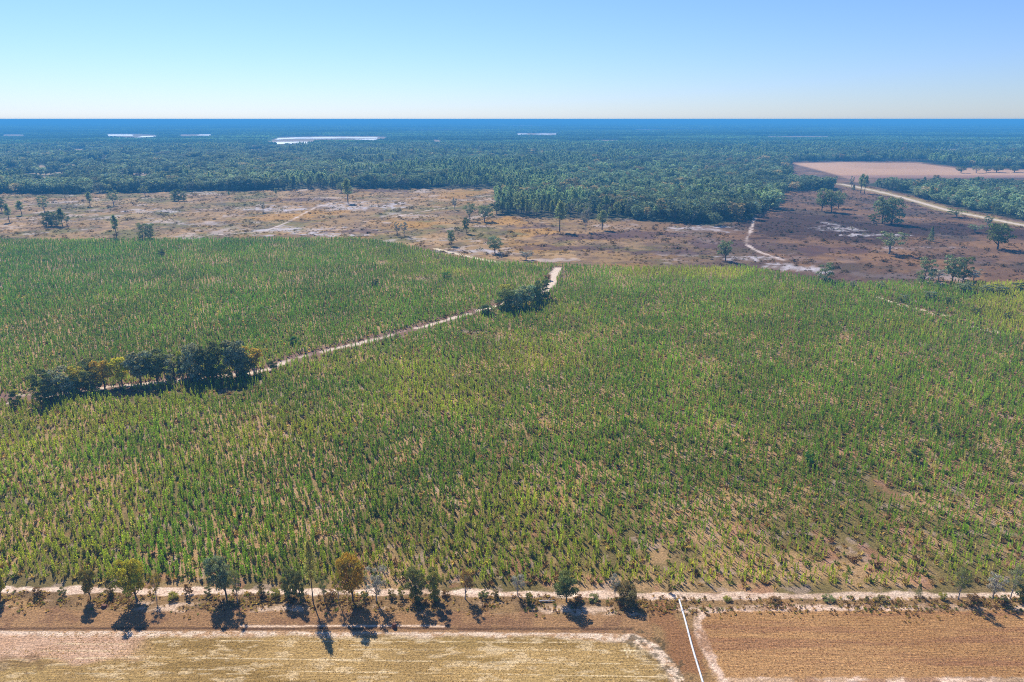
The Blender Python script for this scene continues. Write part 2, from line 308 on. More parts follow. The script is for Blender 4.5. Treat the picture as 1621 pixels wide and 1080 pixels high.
def tube(path, radii, sides=6, caps=True):
    V = []; F = []; path = [np.array(p, float) for p in path]
    for i, p in enumerate(path):
        t = path[min(i + 1, len(path) - 1)] - path[max(i - 1, 0)]; t /= (np.linalg.norm(t) + 1e-9)
        a = np.cross(t, (0, 1, 0) if abs(t[1]) < .9 else (1, 0, 0)); a /= np.linalg.norm(a); b = np.cross(t, a)
        for k in range(sides):
            w = 2 * pi * k / sides; V.append(p + radii[i] * (a * cos(w) + b * sin(w)))
    for i in range(len(path) - 1):
        for k in range(sides):
            k2 = (k + 1) % sides; F.append((i * sides + k, i * sides + k2, (i + 1) * sides + k2, (i + 1) * sides + k))
    return V, F
class Bag:
    def __init__(s): s.V = []; s.F = []
    def add(s, vf):
        n = len(s.V); s.V += list(vf[0]); s.F += [tuple(i + n for i in f) for f in vf[1]]
def leaves(rng, centers, size, flat=0.0, aspect=0.6, var=(0.6, 1.4), normals=None):
    """one little quad per centre, randomly turned"""
    n = len(centers); d = rng.normal(size=(n, 3)); d /= np.linalg.norm(d, axis=1, keepdims=True)
    e = rng.normal(size=(n, 3)); e[:, 2] *= (1 - flat); e -= d * (e * d).sum(1, keepdims=True); e /= np.linalg.norm(e, axis=1, keepdims=True)
    if normals is not None:                                   # leaf faces look outward from their clump, so the clump has a lit and a shaded side
        nn = normals + rng.normal(0, .42, (n, 3)); nn /= np.linalg.norm(nn, axis=1, keepdims=True)
        d -= nn * (d * nn).sum(1, keepdims=True); d /= np.linalg.norm(d, axis=1, keepdims=True) + 1e-9; e = np.cross(nn, d)
    s = size * rng.uniform(.6, 1.4, (n, 1)); a = d * s * .5; b = e * s * .5 * aspect
    V = np.stack([centers - a - b * .4, centers - a * .1 + b, centers + a, centers + a * .1 - b], 1).reshape(-1, 3)
    F = np.arange(n * 4).reshape(n, 4)
    return V, F, np.repeat(rng.uniform(*var, n), 4)

def tree_meshes(seed, kind='oak', n=1200, leaf=0.5, detail=1):
    """crown and trunk for a tree 10 m tall and about 8 m wide, standing at the origin"""
    rng = np.random.default_rng(seed); T = Bag(); C = []
    lean = rng.normal(0, .25, 2)
    if kind in ('oak', 'sparse', 'shrub', 'hedge'):
        z0, nb = {'oak': (2.7, 18), 'sparse': (3.3, 13), 'shrub': (0.7, 12), 'hedge': (0.5, 19)}[kind]
        th = 7.0
        pth = [(lean[0] * (t ** 1.3) + .18 * sin(4 * t + seed), lean[1] * t + .18 * cos(3 * t + seed), t * th) for t in np.linspace(0, 1, 7)]
        T.add(tube(pth, [.30, .22, .19, .16, .12, .08, .03], 7))
        for k in range(nb):
            a = k * 2.4 + rng.uniform(-.5, .5); q = rng.uniform(0, 1) ** .7
            zc = z0 + (8.9 - z0) * (k + .6) / nb
            shape = math.sqrt(max(0.08, 1 - ((zc - (z0 + 9.4) / 2 - .2) / ((9.6 - z0) * .62)) ** 2))
            rr = (2.9 * shape) * (0.35 + .75 * q); c = np.array((rr * cos(a) + lean[0], rr * sin(a) + lean[1], zc))
            rad = rng.uniform(.95, 1.75) * (1.0 if kind != 'sparse' else .9); C.append((c, rad))
            zb = max(z0 * .55, zc - 2.2 - rng.uniform(0, .8)); j = min(zb / th, .98)
            p0 = np.array((lean[0] * j ** 1.3, lean[1] * j, zb)); mid = (p0 + c) / 2 + rng.normal(0, .2, 3)
            T.add(tube([p0, mid, c + (0, 0, rad * .3)], [.11, .07, .02], 4))
            if detail > 1:
                for _ in range(4):
                    e = c + rng.normal(0, rad * .55, 3); T.add(tube([mid, (mid + e) / 2 + rng.normal(0, .1, 3), e], [.045, .03, .012], 3))
        P = []; NN = []
        w = np.array([r ** 2 for _, r in C]); w /= w.sum()
        for (c, r), k in zip(C, (w * n).astype(int)):
            d = rng.normal(size=(k, 3)); d /= np.linalg.norm(d, axis=1, keepdims=True); d[:, 2] = np.where(d[:, 2] < -.4, -d[:, 2] * .6, d[:, 2])
            q = rng.uniform(.35 if kind != 'sparse' else .1, 1.05, (k, 1)) ** .6
            P.append(c + d * q * r * np.array((1.1, 1.1, .82))); NN.append(d)
        V, F, lv = leaves(rng, np.concatenate(P), leaf, aspect=.75, normals=np.concatenate(NN))
    elif kind == 'pine':
        pth = [(lean[0] * t * .6, lean[1] * t * .6, t * 9.6) for t in np.linspace(0, 1, 6)]
        T.add(tube(pth, [.22, .19, .16, .12, .07, .02], 6)); P = []
        nw = 15
        for k in range(nw):
            f = (k + .5) / nw; z = 3.6 + 6.0 * f; br = 2.3 * (1 - f) ** .6 * rng.uniform(.6, 1.15) * (.6 if k < 3 else 1)
            for q in range(3 if detail == 1 else 4):
                a = rng.uniform(0, 2 * pi); e = np.array((br * cos(a) + lean[0] * .6 * z / 10, br * sin(a) + lean[1] * .6 * z / 10, z + .35 * br))
                T.add(tube([(lean[0] * .6 * z / 10, lean[1] * .6 * z / 10, z), e], [.05, .015], 3))
                m_ = max(3, int(n / nw / 3 / 2))
                P.append(e + rng.normal(0, .38, (m_, 3)) * (1, 1, .7)); P.append(e * (.6, .6, 1) + rng.normal(0, .35, (m_, 3)) * (1, 1, .6))
        P.append(np.array((lean[0] * .6, lean[1] * .6, 9.5)) + rng.normal(0, .25, (n // 20 + 3, 3)) * (1, 1, 1.6))
        V, F, lv = leaves(rng, np.concatenate(P), leaf, aspect=.45)
    elif kind == 'cone':                                      # cedar or young dense pine
        T.add(tube([(0, 0, 0), (0, 0, 8.5)], [.2, .04], 6)); z = rng.uniform(0.3, 9.9, n) ; r = 2.6 * (1 - z / 10.2) ** .75 * rng.uniform(.55, 1.1, n) * (1 + .25 * np.sin(z * 3 + seed))
        a = rng.uniform(0, 2 * pi, n); V, F, lv = leaves(rng, np.stack([r * np.cos(a), r * np.sin(a), z], 1), leaf)
    cm = make_mesh('crown_' + kind, V, F, M_LEAF if kind == 'pine' else M_BROAD, lv)
    tm = make_mesh('trunk_' + kind, T.V, T.F, M_BARKG if kind == 'sparse' else M_BARK, smooth=True)
    return cm, tm
def merged(cm, tm):
    """crown and trunk of a far-off tree as one mesh for the mass of the wood"""
    def arr(me):
        v = np.empty(len(me.vertices) * 3, np.float32); me.vertices.foreach_get('co', v); return v.reshape(-1, 3), [tuple(p.vertices) for p in me.polygons]
    v1, f1 = arr(cm); v2, f2 = arr(tm); lv = np.empty(len(v1), np.float32); cm.attributes['leafvar'].data.foreach_get('value', lv)
    f = f1 + [tuple(i + len(v1) for i in q) for q in f2]
    return make_mesh('wood_' + cm.name, np.concatenate([v1, v2]), f, [cm.materials[0], tm.materials[0]], np.concatenate([lv, np.ones(len(v2))]), [0] * len(f1) + [1] * len(f2))
def sapling_mesh(seed):
    rng = np.random.default_rng(seed); V = []; F = []; lv = []
    hgt = 2.5
    for z in np.linspace(.25, 2.25, 11):
        for _ in range(5):                                    # tufts of long needles sweeping upward round the stem
            a = rng.uniform(0, 2 * pi); r = .34 * (1 - (z / 2.7)) ** .55 * rng.uniform(.5, 1.2); base = np.array((.12 * r * cos(a), .12 * r * sin(a), z))
            tip = np.array((r * cos(a) * 1.25, r * sin(a) * 1.25, z + rng.uniform(.2, .5)))
            sd = np.array((-sin(a), cos(a), 0)) * rng.uniform(.055, .10); mid = base * .45 + tip * .55
            i = len(V); V += [base, mid + sd, tip, mid - sd]; F.append((i, i + 1, i + 2, i + 3)); lv += [rng.uniform(.6, 1.45)] * 4
    for _ in range(4):
        a = rng.uniform(0, 2 * pi); i = len(V); p = np.array((0, 0, 2.15)); sd = np.array((-sin(a), cos(a), 0)) * .07
        V += [p, p + sd + (0, 0, .25), p + (.06 * cos(a), .06 * sin(a), .6), p - sd + (0, 0, .25)]; F.append((i, i + 1, i + 2, i + 3)); lv += [rng.uniform(1, 1.7)] * 4
    nl = len(F); tv, tf = tube([(0, 0, 0), (0, 0, 2.3)], [.04, .012], 3); n0 = len(V); V += tv; F += [tuple(i + n0 for i in f) for f in tf]; lv += [.5] * len(tv)
    return make_mesh('young_pine', V, F, [M_LEAF, M_BARK], lv, [0] * nl + [1] * (len(F) - nl))
def tuft_mesh(seed, h=.6, r=.5, n=26):
    rng = np.random.default_rng(seed); V = []; F = []; lv = []
    for _ in range(n):
        a = rng.uniform(0, 2 * pi); q = rng.uniform(0, .5) * r; b = np.array((q * cos(a), q * sin(a), 0)); t = b + np.array((r * .7 * cos(a + rng.normal(0, .5)), r * .7 * sin(a), h * rng.uniform(.5, 1.2))) * rng.uniform(.5, 1)
        sd = np.array((-sin(a), cos(a), 0)) * .07; i = len(V); m_ = (b + t) / 2 + (0, 0, h * .12)
        V += [b, m_ + sd, t, m_ - sd]; F.append((i, i + 1, i + 2, i + 3)); lv += [rng.uniform(.6, 1.4)] * 4
    return make_mesh('tuft', V, F, M_LEAF, lv)
def bush_mesh(seed, n=70, leaf=.35):
    rng = np.random.default_rng(seed); d = rng.normal(size=(n, 3)); d /= np.linalg.norm(d, axis=1, keepdims=True); d[:, 2] = abs(d[:, 2])
    P = d * rng.uniform(.5, 1, (n, 1)) * (1, 1, .9) * (1 + .3 * np.sin(d[:, :1] * 5 + seed)); V, F, lv = leaves(rng, P + (0, 0, .05), leaf)
    return make_mesh('bush', V, F, M_LEAF, lv)
def canopy_patch(seed, size=60.0, ntree=46):
    rng = np.random.default_rng(seed); P = []; NN = []
    for _ in range(ntree):
        x, y = rng.uniform(-size / 2, size / 2, 2); h = rng.uniform(9, 15); r = rng.uniform(2.6, 5.2); k = 14
        d = rng.normal(size=(k, 3)); d /= np.linalg.norm(d, axis=1, keepdims=True); d[:, 2] = abs(d[:, 2]) * 1.3 - .5
        P.append(np.array((x, y, h - r)) + d * r); NN.append(d)
    V, F, lv = leaves(rng, np.concatenate(P), 3.6, aspect=.9, var=(.5, 1.5), normals=np.concatenate(NN))
    return make_mesh('canopy', V, F, M_BROAD, lv)

def scatter(name, pts, rot, scl, idx, tint, sources, label):
    """one object of kind stuff whose geometry nodes set the sources on its points"""
    me = bpy.data.meshes.new(name); me.vertices.add(len(pts)); me.vertices.foreach_set('co', np.asarray(pts, np.float32).ravel())
    a = me.attributes.new('rot', 'FLOAT_VECTOR', 'POINT'); r3 = np.zeros((len(pts), 3), np.float32); r3[:, 2] = rot; a.data.foreach_set('vector', r3.ravel())
    a = me.attributes.new('scl', 'FLOAT_VECTOR', 'POINT'); a.data.foreach_set('vector', np.asarray(scl, np.float32).ravel())
    a = me.attributes.new('pick', 'INT', 'POINT'); a.data.foreach_set('value', np.asarray(idx, np.int32))
    a = me.attributes.new('tint', 'FLOAT_COLOR', 'POINT'); t4 = np.ones((len(pts), 4), np.float32); t4[:, :3] = tint; a.data.foreach_set('color', t4.ravel())
    src = bpy.data.collections.new(name + '_sources')
    for k, m in enumerate(sources): src.objects.link(bpy.data.objects.new('%s_source_%02d' % (name, k), m))
    ng = bpy.data.node_groups.new(name + '_scatter', 'GeometryNodeTree'); N = ng.nodes; L = ng.links
    ng.interface.new_socket('Geometry', in_out='INPUT', socket_type='NodeSocketGeometry'); ng.interface.new_socket('Geometry', in_out='OUTPUT', socket_type='NodeSocketGeometry')
    gi = N.new('NodeGroupInput'); go = N.new('NodeGroupOutput'); ci = N.new('GeometryNodeCollectionInfo'); ci.inputs['Collection'].default_value = src
    ci.inputs['Separate Children'].default_value = True; ci.inputs['Reset Children'].default_value = True
    ip = N.new('GeometryNodeInstanceOnPoints'); ip.inputs['Pick Instance'].default_value = True
    def at(n, ty):
        q = N.new('GeometryNodeInputNamedAttribute'); q.data_type = ty; q.inputs['Name'].default_value = n
        return [s for s in q.outputs if s.enabled and s.name == 'Attribute'][0]
    L.new(gi.outputs[0], ip.inputs['Points']); L.new(ci.outputs[0], ip.inputs['Instance'])
    L.new(at('pick', 'INT'), ip.inputs['Instance Index']); L.new(at('rot', 'FLOAT_VECTOR'), ip.inputs['Rotation']); L.new(at('scl', 'FLOAT_VECTOR'), ip.inputs['Scale'])
    L.new(ip.outputs[0], go.inputs[0])
    o = link(name, me); md = o.modifiers.new('scatter', 'NODES'); md.node_group = ng
    tag(o, label, kind='stuff'); print(name, len(pts)); return o

# ------------------------------------------------------------------ the ground: one continuous sheet, cut along fields, track, path and road
tt = np.concatenate([np.linspace(-2.4, -.98, 24)[:-1], np.linspace(-.98, .98, 640), np.linspace(.98, 2.4, 24)[1:]])
vv = np.concatenate([np.arange(1125, 900, -1.35), np.arange(900, 420, -2.2), np.arange(420, 300, -0.9), np.arange(300, 192, -0.7)])
DD = np.array([ground_at(0, v)[1] for v in vv]); DD = np.concatenate([[-600, -200, 20, 60], DD[DD > 72], [32000, 60000]])
Yg, Tg = np.meshgrid(DD, tt, indexing='ij'); Xg = Tg * np.maximum(Yg, 72) * np.where(Yg < 60, 4, 1)
colr, rows, reg = land(Xg.ravel(), Yg.ravel())
nr, nc = Yg.shape; ii = np.arange(nr * nc).reshape(nr, nc)
quads = np.stack([ii[:-1, :-1], ii[:-1, 1:], ii[1:, 1:], ii[1:, :-1]], -1).reshape(-1, 4)
co = np.stack([Xg.ravel(), Yg.ravel(), 0 * Xg.ravel()], 1)
qreg = reg[quads[:, 0]]
for code, nm in enumerate(['ground', 'farm_field', 'dirt_track', 'sandy_path', 'road', 'far_field']):
    q = quads[qreg == code]; used, inv = np.unique(q, return_inverse=True); me = make_mesh(nm, co[used], inv.reshape(-1, 4), M_EARTH)
    a = me.attributes.new('col', 'FLOAT_COLOR', 'POINT'); c4 = np.ones((len(used), 4), np.float32); c4[:, :3] = colr[used]; a.data.foreach_set('color', c4.ravel())
    a = me.attributes.new('rows', 'FLOAT', 'POINT'); a.data.foreach_set('value', rows[used].astype(np.float32))
    tag(link(nm, me), kind='structure')

# ponds far off in the woods
def water_material():
    m, N, L, out = new_mat('water'); b = N.new('ShaderNodeBsdfPrincipled'); b.inputs['Base Color'].default_value = (.82, .84, .84, 1); b.inputs['Roughness'].default_value = .45  # bright sky reflection painted into the near-white base colour
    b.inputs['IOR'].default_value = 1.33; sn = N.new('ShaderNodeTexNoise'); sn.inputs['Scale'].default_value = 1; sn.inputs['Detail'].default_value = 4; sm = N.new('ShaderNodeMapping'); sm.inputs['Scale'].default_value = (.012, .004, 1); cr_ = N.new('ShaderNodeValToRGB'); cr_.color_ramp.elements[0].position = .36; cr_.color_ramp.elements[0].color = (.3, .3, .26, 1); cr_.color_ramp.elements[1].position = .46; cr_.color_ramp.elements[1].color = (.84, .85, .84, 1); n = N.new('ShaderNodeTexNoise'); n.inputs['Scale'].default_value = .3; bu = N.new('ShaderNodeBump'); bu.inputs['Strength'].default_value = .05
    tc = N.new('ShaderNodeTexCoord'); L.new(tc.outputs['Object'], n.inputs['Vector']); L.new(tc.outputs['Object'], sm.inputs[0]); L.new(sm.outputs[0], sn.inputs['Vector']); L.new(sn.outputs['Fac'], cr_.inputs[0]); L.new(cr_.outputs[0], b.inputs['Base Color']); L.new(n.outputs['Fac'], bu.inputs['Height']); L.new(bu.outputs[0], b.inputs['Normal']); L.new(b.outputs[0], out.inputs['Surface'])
    return m
M_WATER = water_material()
for poly in [G((436, 221.4), (440, 218.4), (510, 217), (597, 217.2), (598, 219.6), (560, 219.4), (500, 219.6), (452, 220.4)),
             G((424, 228.4), (426, 224.8), (502, 224.4), (503, 228.2)), G((560, 221.2), (596, 220.4), (597, 222.2), (590, 222.4)),
             G((165, 215.4), (168, 213), (210, 213), (210, 215.2)), G((216, 217.8), (225, 215.4), (257, 215.2), (250, 216.8)), G((312, 214.8), (315, 213.2), (344, 213), (343, 215)),
             G((814, 213.6), (816, 211.6), (835, 211.6), (834, 213.2)), G((846, 213.4), (850, 211.6), (884, 211.4), (884, 213))]:
    V = []
    for (x0, y0), (x1, y1) in zip(poly, poly[1:] + poly[:1]):
        for k in range(8):
            t = k / 8; V.append((x0 + (x1 - x0) * t + random.Random(len(V)).uniform(-4, 4), y0 + (y1 - y0) * t + random.Random(len(V) + 99).uniform(-5, 5), .3))
    tag(link('water', make_mesh('water', V, [tuple(range(len(V)))[::-1]], M_WATER)), kind='structure')

# ------------------------------------------------------------------ the plantation
R = np.random.default_rng(7)
GREEN = lin(134, 167, 58); YGREEN = lin(186, 191, 72); DGREEN = lin(106, 154, 72); STRAW = lin(200, 184, 120)
ang = radians(7); rs, ps = 1.55, 0.80
na, nb_ = int(900 / rs), int(900 / ps)
ra, rb = np.meshgrid(np.arange(-na, na) * rs, np.arange(0, nb_) * ps, indexing='ij')
ra = ra.ravel(); rb = rb.ravel(); ra = ra + R.normal(0, .55, ra.shape); rb = rb + R.normal(0, .5, rb.shape)
px = ra * cos(ang) - rb * sin(ang); py = ra * sin(ang) + rb * cos(ang)
k = (abs(px) < .80 * py + 22) & (py < 500) & (py > 95); px, py = px[k], py[k]
k = (sdist(px, py, PLANT) > .6) & (R.random(len(px)) < .95); px, py = px[k], py[k]
dens = fbm(px, py, 14, 4, 61) * .6 + fbm(px, py, 5, 3, 62) * .4
sparse = .0 * sstep(60, 10, py - 105 + 0 * px) * sstep(-5, 45, px)          # thin stand near the track on the right
keep = (dens > .07 + .05 * sstep(-60, 20, px) * sstep(330, 220, py) + sparse + .10 * sstep(.55, .8, fbm(px, py, 50, 3, 63))) & (seg_dist(px, py, PATH) > 2.6 + 2 * (dens - .5)) & (seg_dist(px, py, PATH_EAST) > 2.2)
keep &= (ell(px, py, 230, 612, 340, 34, 7) < .5) | (py > ground_at(0, 620)[1])
for b_ in PATH_BITS: keep &= seg_dist(px, py, b_) > 1.8
px, py, dens = px[keep], py[keep], dens[keep]
if len(px) > 104000:
    k = R.random(len(px)) < np.where(py < 220, 1, .82); px, py, dens = px[k], py[k], dens[k]
big = fbm(px, py, 70, 3, 64); left = sstep(60, -160, px) * sstep(150, 260, py)
tint = mix(mix(GREEN + 0 * px[:, None], YGREEN, np.clip(sstep(.35, .75, big) * .9 * (1 - left * .7) + .15, 0, 1)), DGREEN, np.clip(left * .4 + .35 * (R.random(len(px)) < .2), 0, 1))
centre = sstep(-60, 20, px) * sstep(330, 220, py)
tint = mix(tint, STRAW, ((R.random(len(px)) < .07 + .08 * (dens < .34) + .07 * centre) * .8))
tint = tint * (R.uniform(.72, 1.28, len(px)) * (.84 + .34 * fbm(px, py, 22, 4, 65)))[:, None]
hs = R.uniform(.5, .95, len(px)) * (.86 + .28 * dens) * (1 - .25 * sstep(60, 10, py - 105) * sstep(0, 40, px)); ws = hs * R.uniform(.95, 1.45, len(px))
S = [sapling_mesh(100 + i) for i in range(6)]; pick = R.integers(0, 6, len(px)); rot = R.uniform(0, 6.28, len(px))
zc = py * cos(PITCH) + CAM_H * sin(PITCH); uu = 810.5 + FOC * px / zc
order = np.argsort(np.where((uu > 4) & (uu < 1617), py - 1.5 * hs, 1e9))[:300]
near = np.zeros(len(px), bool); near[order] = True
for n_, i in enumerate(order):
    o = link('pine_sapling', S[pick[i]], loc=(px[i], py[i], 0)); o.rotation_euler = (0, 0, rot[i]); o.scale = (ws[i], ws[i], hs[i]); o['tint'] = [float(c) for c in tint[i]] + [1.0]
    tag(o, 'young green pine in the first rows of the plantation beside the sandy track', 'young pine', 'young pines in the first rows by the track')
f = ~near
scatter('pine_plantation', np.stack([px[f], py[f], 0 * px[f]], 1), rot[f], np.stack([ws[f], ws[f], hs[f]], 1), pick[f], tint[f], S,
        'dense rows of young green pines filling the plantation behind its first rows')

# ------------------------------------------------------------------ undergrowth: tufts among the pines and scrub on the cleared land
TU = [tuft_mesh(200 + i) for i in range(4)]; BU = [bush_mesh(210 + i) for i in range(4)]
n = 30000; gy = np.sqrt(R.uniform(100 ** 2, 330 ** 2, n)); gx = R.uniform(-1, 1, n) * (.80 * gy + 20)
k = (sdist(gx, gy, PLANT) > -1.2) & (seg_dist(gx, gy, PATH) > 2.2) & (seg_dist(gx, gy, TRACK) > 2.0); gx, gy = gx[k], gy[k]
pal = np.array([lin(180, 148, 104), lin(138, 106, 82), lin(204, 180, 120), lin(132, 146, 72), lin(114, 88, 70), lin(184, 144, 104)])
ct = pal[R.choice(6, len(gx), p=[.18, .08, .16, .50, .06, .02])] * R.uniform(.7, 1.2, (len(gx), 1)); s_ = R.uniform(.6, 1.7, len(gx))
sc1 = np.stack([s_, s_, s_ * R.uniform(.6, 1.2, len(gx))], 1); P1 = np.stack([gx, gy, 0 * gx], 1)
# verge of the track and rough grass
n = 4200; vx = R.uniform(-100, 100, n); tyv = np.interp(vx, [p[0] for p in TRACK], [p[1] for p in TRACK]); vy = tyv - np.abs(R.normal(2.2, 1.3, n)) - .3
k = (fbm(vx, vy, 5, 3, 71) > .42) | (R.random(n) < .15); vx, vy = vx[k], vy[k]
c2 = pal[R.choice(6, len(vx), p=[.35, .15, .3, .12, .06, .02])] * R.uniform(.7, 1.15, (len(vx), 1)); s2 = R.uniform(.2, .75, len(vx))
P1 = np.concatenate([P1, np.stack([vx, vy, 0 * vx], 1)]); sc1 = np.concatenate([sc1, np.stack([s2, s2, s2], 1)]); ct = np.concatenate([ct, c2])
scatter('undergrowth', P1, R.uniform(0, 6.28, len(P1)), sc1, R.integers(0, 4, len(P1)), ct, TU, 'brown and straw coloured grass tufts between the young pines and along the track')
n = 26000; gy = np.sqrt(R.uniform(330 ** 2, 860 ** 2, n)); gx = R.uniform(-1, 1, n) * (.80 * gy + 20)
k = (sdist(gx, gy, PLANT) < -3) & (sdist(gx, gy, FOREST) < -2) & (seg_dist(gx, gy, ROAD) > 8) & (fbm(gx, gy, 16, 4, 72) > .36); 
for L_ in LANES: k &= seg_dist(gx, gy, L_) > 2.5
gx, gy = gx[k], gy[k]; lc, _, _ = land(gx, gy)
s_ = R.uniform(.25, .8, len(gx)) * np.where(R.random(len(gx)) < .09, 2.4, 1)
scatter('scrub', np.stack([gx, gy, 0 * gx], 1), R.uniform(0, 6.28, len(gx)), np.stack([s_ * 1.4, s_ * 1.4, s_], 1), R.integers(0, 4, len(gx)),
        mix(lc, lin(96, 88, 56), .35) * R.uniform(.55, 1.25, (len(gx), 1)), BU, 'low brown and olive scrub spread over the cleared land')

VS = 'low shrubs in the verge below the sandy track'
for k_, (u, vb, hgt, w) in enumerate([(60, 944, 14, 14), (100, 942, 12, 12), (176, 943, 18, 16), (275, 949, 9, 18), (300, 941, 18, 14), (330, 942, 14, 12), (415, 942, 18, 14), (436, 944, 12, 16), (524, 948, 14, 18), (577, 948, 13, 12), (620, 946, 12, 14), (636, 944, 16, 12),
        (706, 944, 10, 14), (765, 945, 10, 16), (785, 946, 12, 14), (838, 952, 14, 12), (915, 950, 9, 16), (940, 951, 8, 18), (1060, 938, 16, 9), (1150, 950, 5, 14), (1225, 952, 5, 18), (1310, 950, 5, 20), (1395, 951, 6, 20), (1490, 948, 9, 14), (1540, 950, 11, 16), (1590, 952, 9, 12)]):
    VERGE_LIST = globals().setdefault('VERGE_LIST', []); VERGE_LIST.append((u, vb, vb - hgt, w, k_))
# dry stubble and clods on the two fields
n = 19000; gx = R.uniform(-82, 86, n); gy = R.uniform(78, 98, n); gy = np.round(gy / .42) * .42 + R.normal(0, .05, n)
iw = sdist(gx, gy, FIELD_W) > .3; ie = sdist(gx, gy, FIELD_E) > .3; k = (iw & (fbm(gx * .4, gy, 3, 3, 74) > .35)) | (ie & (R.random(n) < .7)); gx, gy, iw = gx[k], gy[k], iw[k]
ct = np.where(iw[:, None], mix(lin(236, 212, 160) + 0 * gx[:, None], lin(190, 164, 108), R.random(len(gx))), mix(lin(222, 176, 130) + 0 * gx[:, None], lin(160, 116, 84), R.random(len(gx)))); s_ = R.uniform(.06, .17, len(gx))
scatter('crop_stubble', np.stack([gx, gy, 0 * gx], 1), R.uniform(0, 6.28, len(gx)), np.stack([s_ * 1.5, s_ * 1.5, s_ * .8], 1), R.integers(0, 4, len(gx)), ct, TU, 'short dry stubble in rows on the two farm fields')

# ------------------------------------------------------------------ trees as things of their own
DARK = lin(112, 122, 74); BLUE = lin(146, 154, 116); OLIVE = lin(146, 148, 92); GREY = lin(178, 172, 162); ORANGE = lin(192, 158, 66); YELLOW = lin(192, 182, 66); BROWN = lin(156, 124, 84); LIVE = lin(142, 152, 114)
LIB = {}
def lib(kind, i, n, leaf, detail=1):
    key = (kind, i, n)
    if key not in LIB: LIB[key] = tree_meshes(hash(kind) % 1 + i * 13 + len(kind) * 101, kind, n, leaf, detail)
    return LIB[key]
def tree(name, u, vb, vt, w, kind, colour, label, group=None, cat='tree', i=0, n=1600, leaf=.42, detail=1, du=0, trunk_scale=1.0):
    x, y = ground_at(u, vb); h = max(height_at(y, vt), .6); wid = metres(y, w * .92)
    root = bpy.data.objects.new(name, None); COL.objects.link(root); root.empty_display_size = .5
    root.location = (x, y, 0); rz = (i * 2.1 + u * .37) % 6.28
    cm, tm = lib(kind, i, n, leaf, detail)
    norm = {'oak': 6.6, 'sparse': 6.6, 'shrub': 7.0, 'hedge': 6.4, 'pine': 4.4, 'cone': 4.6}[kind]
    root.rotation_euler = (0, 0, rz); s = wid / norm; root.scale = (s, s, h / 10.0)
    if du:                                                    # a crown leaning to one side
        lx = metres(y, du) / h; root.rotation_euler = (0, math.atan(lx), 0)
    tk = link('trunk', tm, root); cr = link('crown', cm, root)
    t = [float(c) for c in colour] + [1.0]; cr['tint'] = t; tk['tint'] = t
    return tag(root, label, cat, group)

VER = 'trees along the field edge verge'
front = [
 (2, 946, 902, 20, 'oak', YELLOW * .8, 'small yellow green tree cut by the left edge of the photo', 0),
 (143, 948, 899, 27, 'oak', OLIVE * .5 + ORANGE * .4, 'small round olive and orange tree over the sandy track at far left', 0),
 (218, 951, 884, 50, 'oak', YELLOW, 'broad yellow green tree on a forked stem, widest in the verge row', -10),
 (249, 951, 905, 20, 'sparse', ORANGE * .6 + OLIVE * .3, 'narrow orange tinged tree just right of the broad yellow green tree', 0),
 (359, 946, 881, 44, 'oak', BLUE, 'largest dense blue green tree of the verge row casting a big dark shadow', -8),
 (377, 955, 897, 22, 'sparse', OLIVE, 'thin olive tree touching the large blue green tree on its right', 0),
 (457, 945, 899, 24, 'hedge', OLIVE * .9, 'left one of the olive tree pair beside the tall thin tree', 0),
 (475, 946, 901, 22, 'hedge', OLIVE * .8, 'right one of the olive tree pair beside the tall thin tree', 0),
 (496, 955, 857, 24, 'pine', YELLOW * .6 + GREY * .3, 'tall thin tree with a yellow top, tallest of the verge row', 0),
 (514, 951, 909, 20, 'sparse', OLIVE, 'small sparse tree right of the tall thin one', 0),
 (537, 957, 906, 18, 'sparse', YELLOW * .8, 'slight yellowish tree left of the orange tree', 0),
 (558, 952, 874, 42, 'oak', ORANGE, 'bright orange autumn tree in the verge row', 0),
 (597, 953, 895, 38, 'sparse', GREY, 'half bare grey tree right of the orange tree', 0),
 (658, 950, 899, 34, 'hedge', OLIVE * .8, 'dense dark olive tree on several stems, left of its yellowish neighbour', 0),
 (687, 949, 899, 28, 'hedge', OLIVE * .7 + YELLOW * .25, 'yellowish olive tree touching the dense dark olive one', 0),
 (737, 948, 899, 30, 'sparse', BROWN * .8 + ORANGE * .2, 'sparse rusty brown tree on one thin stem in the verge', 0),
 (820, 943, 908, 26, 'sparse', GREY, 'nearly bare grey tree behind the track at the centre', 0),
 (897, 952, 909, 42, 'oak', DARK * .8 + OLIVE * .25, 'rounded dark green tree right of the pale fallen log', 0),
 (973, 948, 910, 22, 'sparse', GREY * .9, 'bare grey tree leaning on the dark brown one', 0),
 (992, 954, 924, 38, 'hedge', BROWN * .5 + DARK * .5, 'low dark brown tree nearest the white pipe', 0),
 (1454, 943, 923, 11, 'cone', DARK, 'small dark upright tree alone on the track at right', 0),
 (1516, 949, 897, 30, 'sparse', OLIVE * .9, 'grey olive tree with a long slanting shadow at right', 0),
 (1572, 948, 908, 32, 'sparse', GREY, 'broad half bare grey tree near the right edge', 0),
 (1600, 948, 896, 28, 'sparse', OLIVE * .7 + GREY * .3, 'taller olive grey tree between the bare grey one and the right edge', 0),
 (1619, 952, 920, 24, 'hedge', DARK, 'dark low tree cut by the right edge of the photo', 0),
]
for k_, (u, vb, vt, w, kd, c, lab, du) in enumerate(front):
    nn = {'sparse': 2400, 'oak': 6500, 'hedge': 5500, 'pine': 2400, 'cone': 2000}[kd]
    tree('verge_tree', u, vb, vt, w * .88, kd, c, lab, VER, 'tree', 20 + k_, nn, .36 if kd != 'sparse' else .30, 2, du)

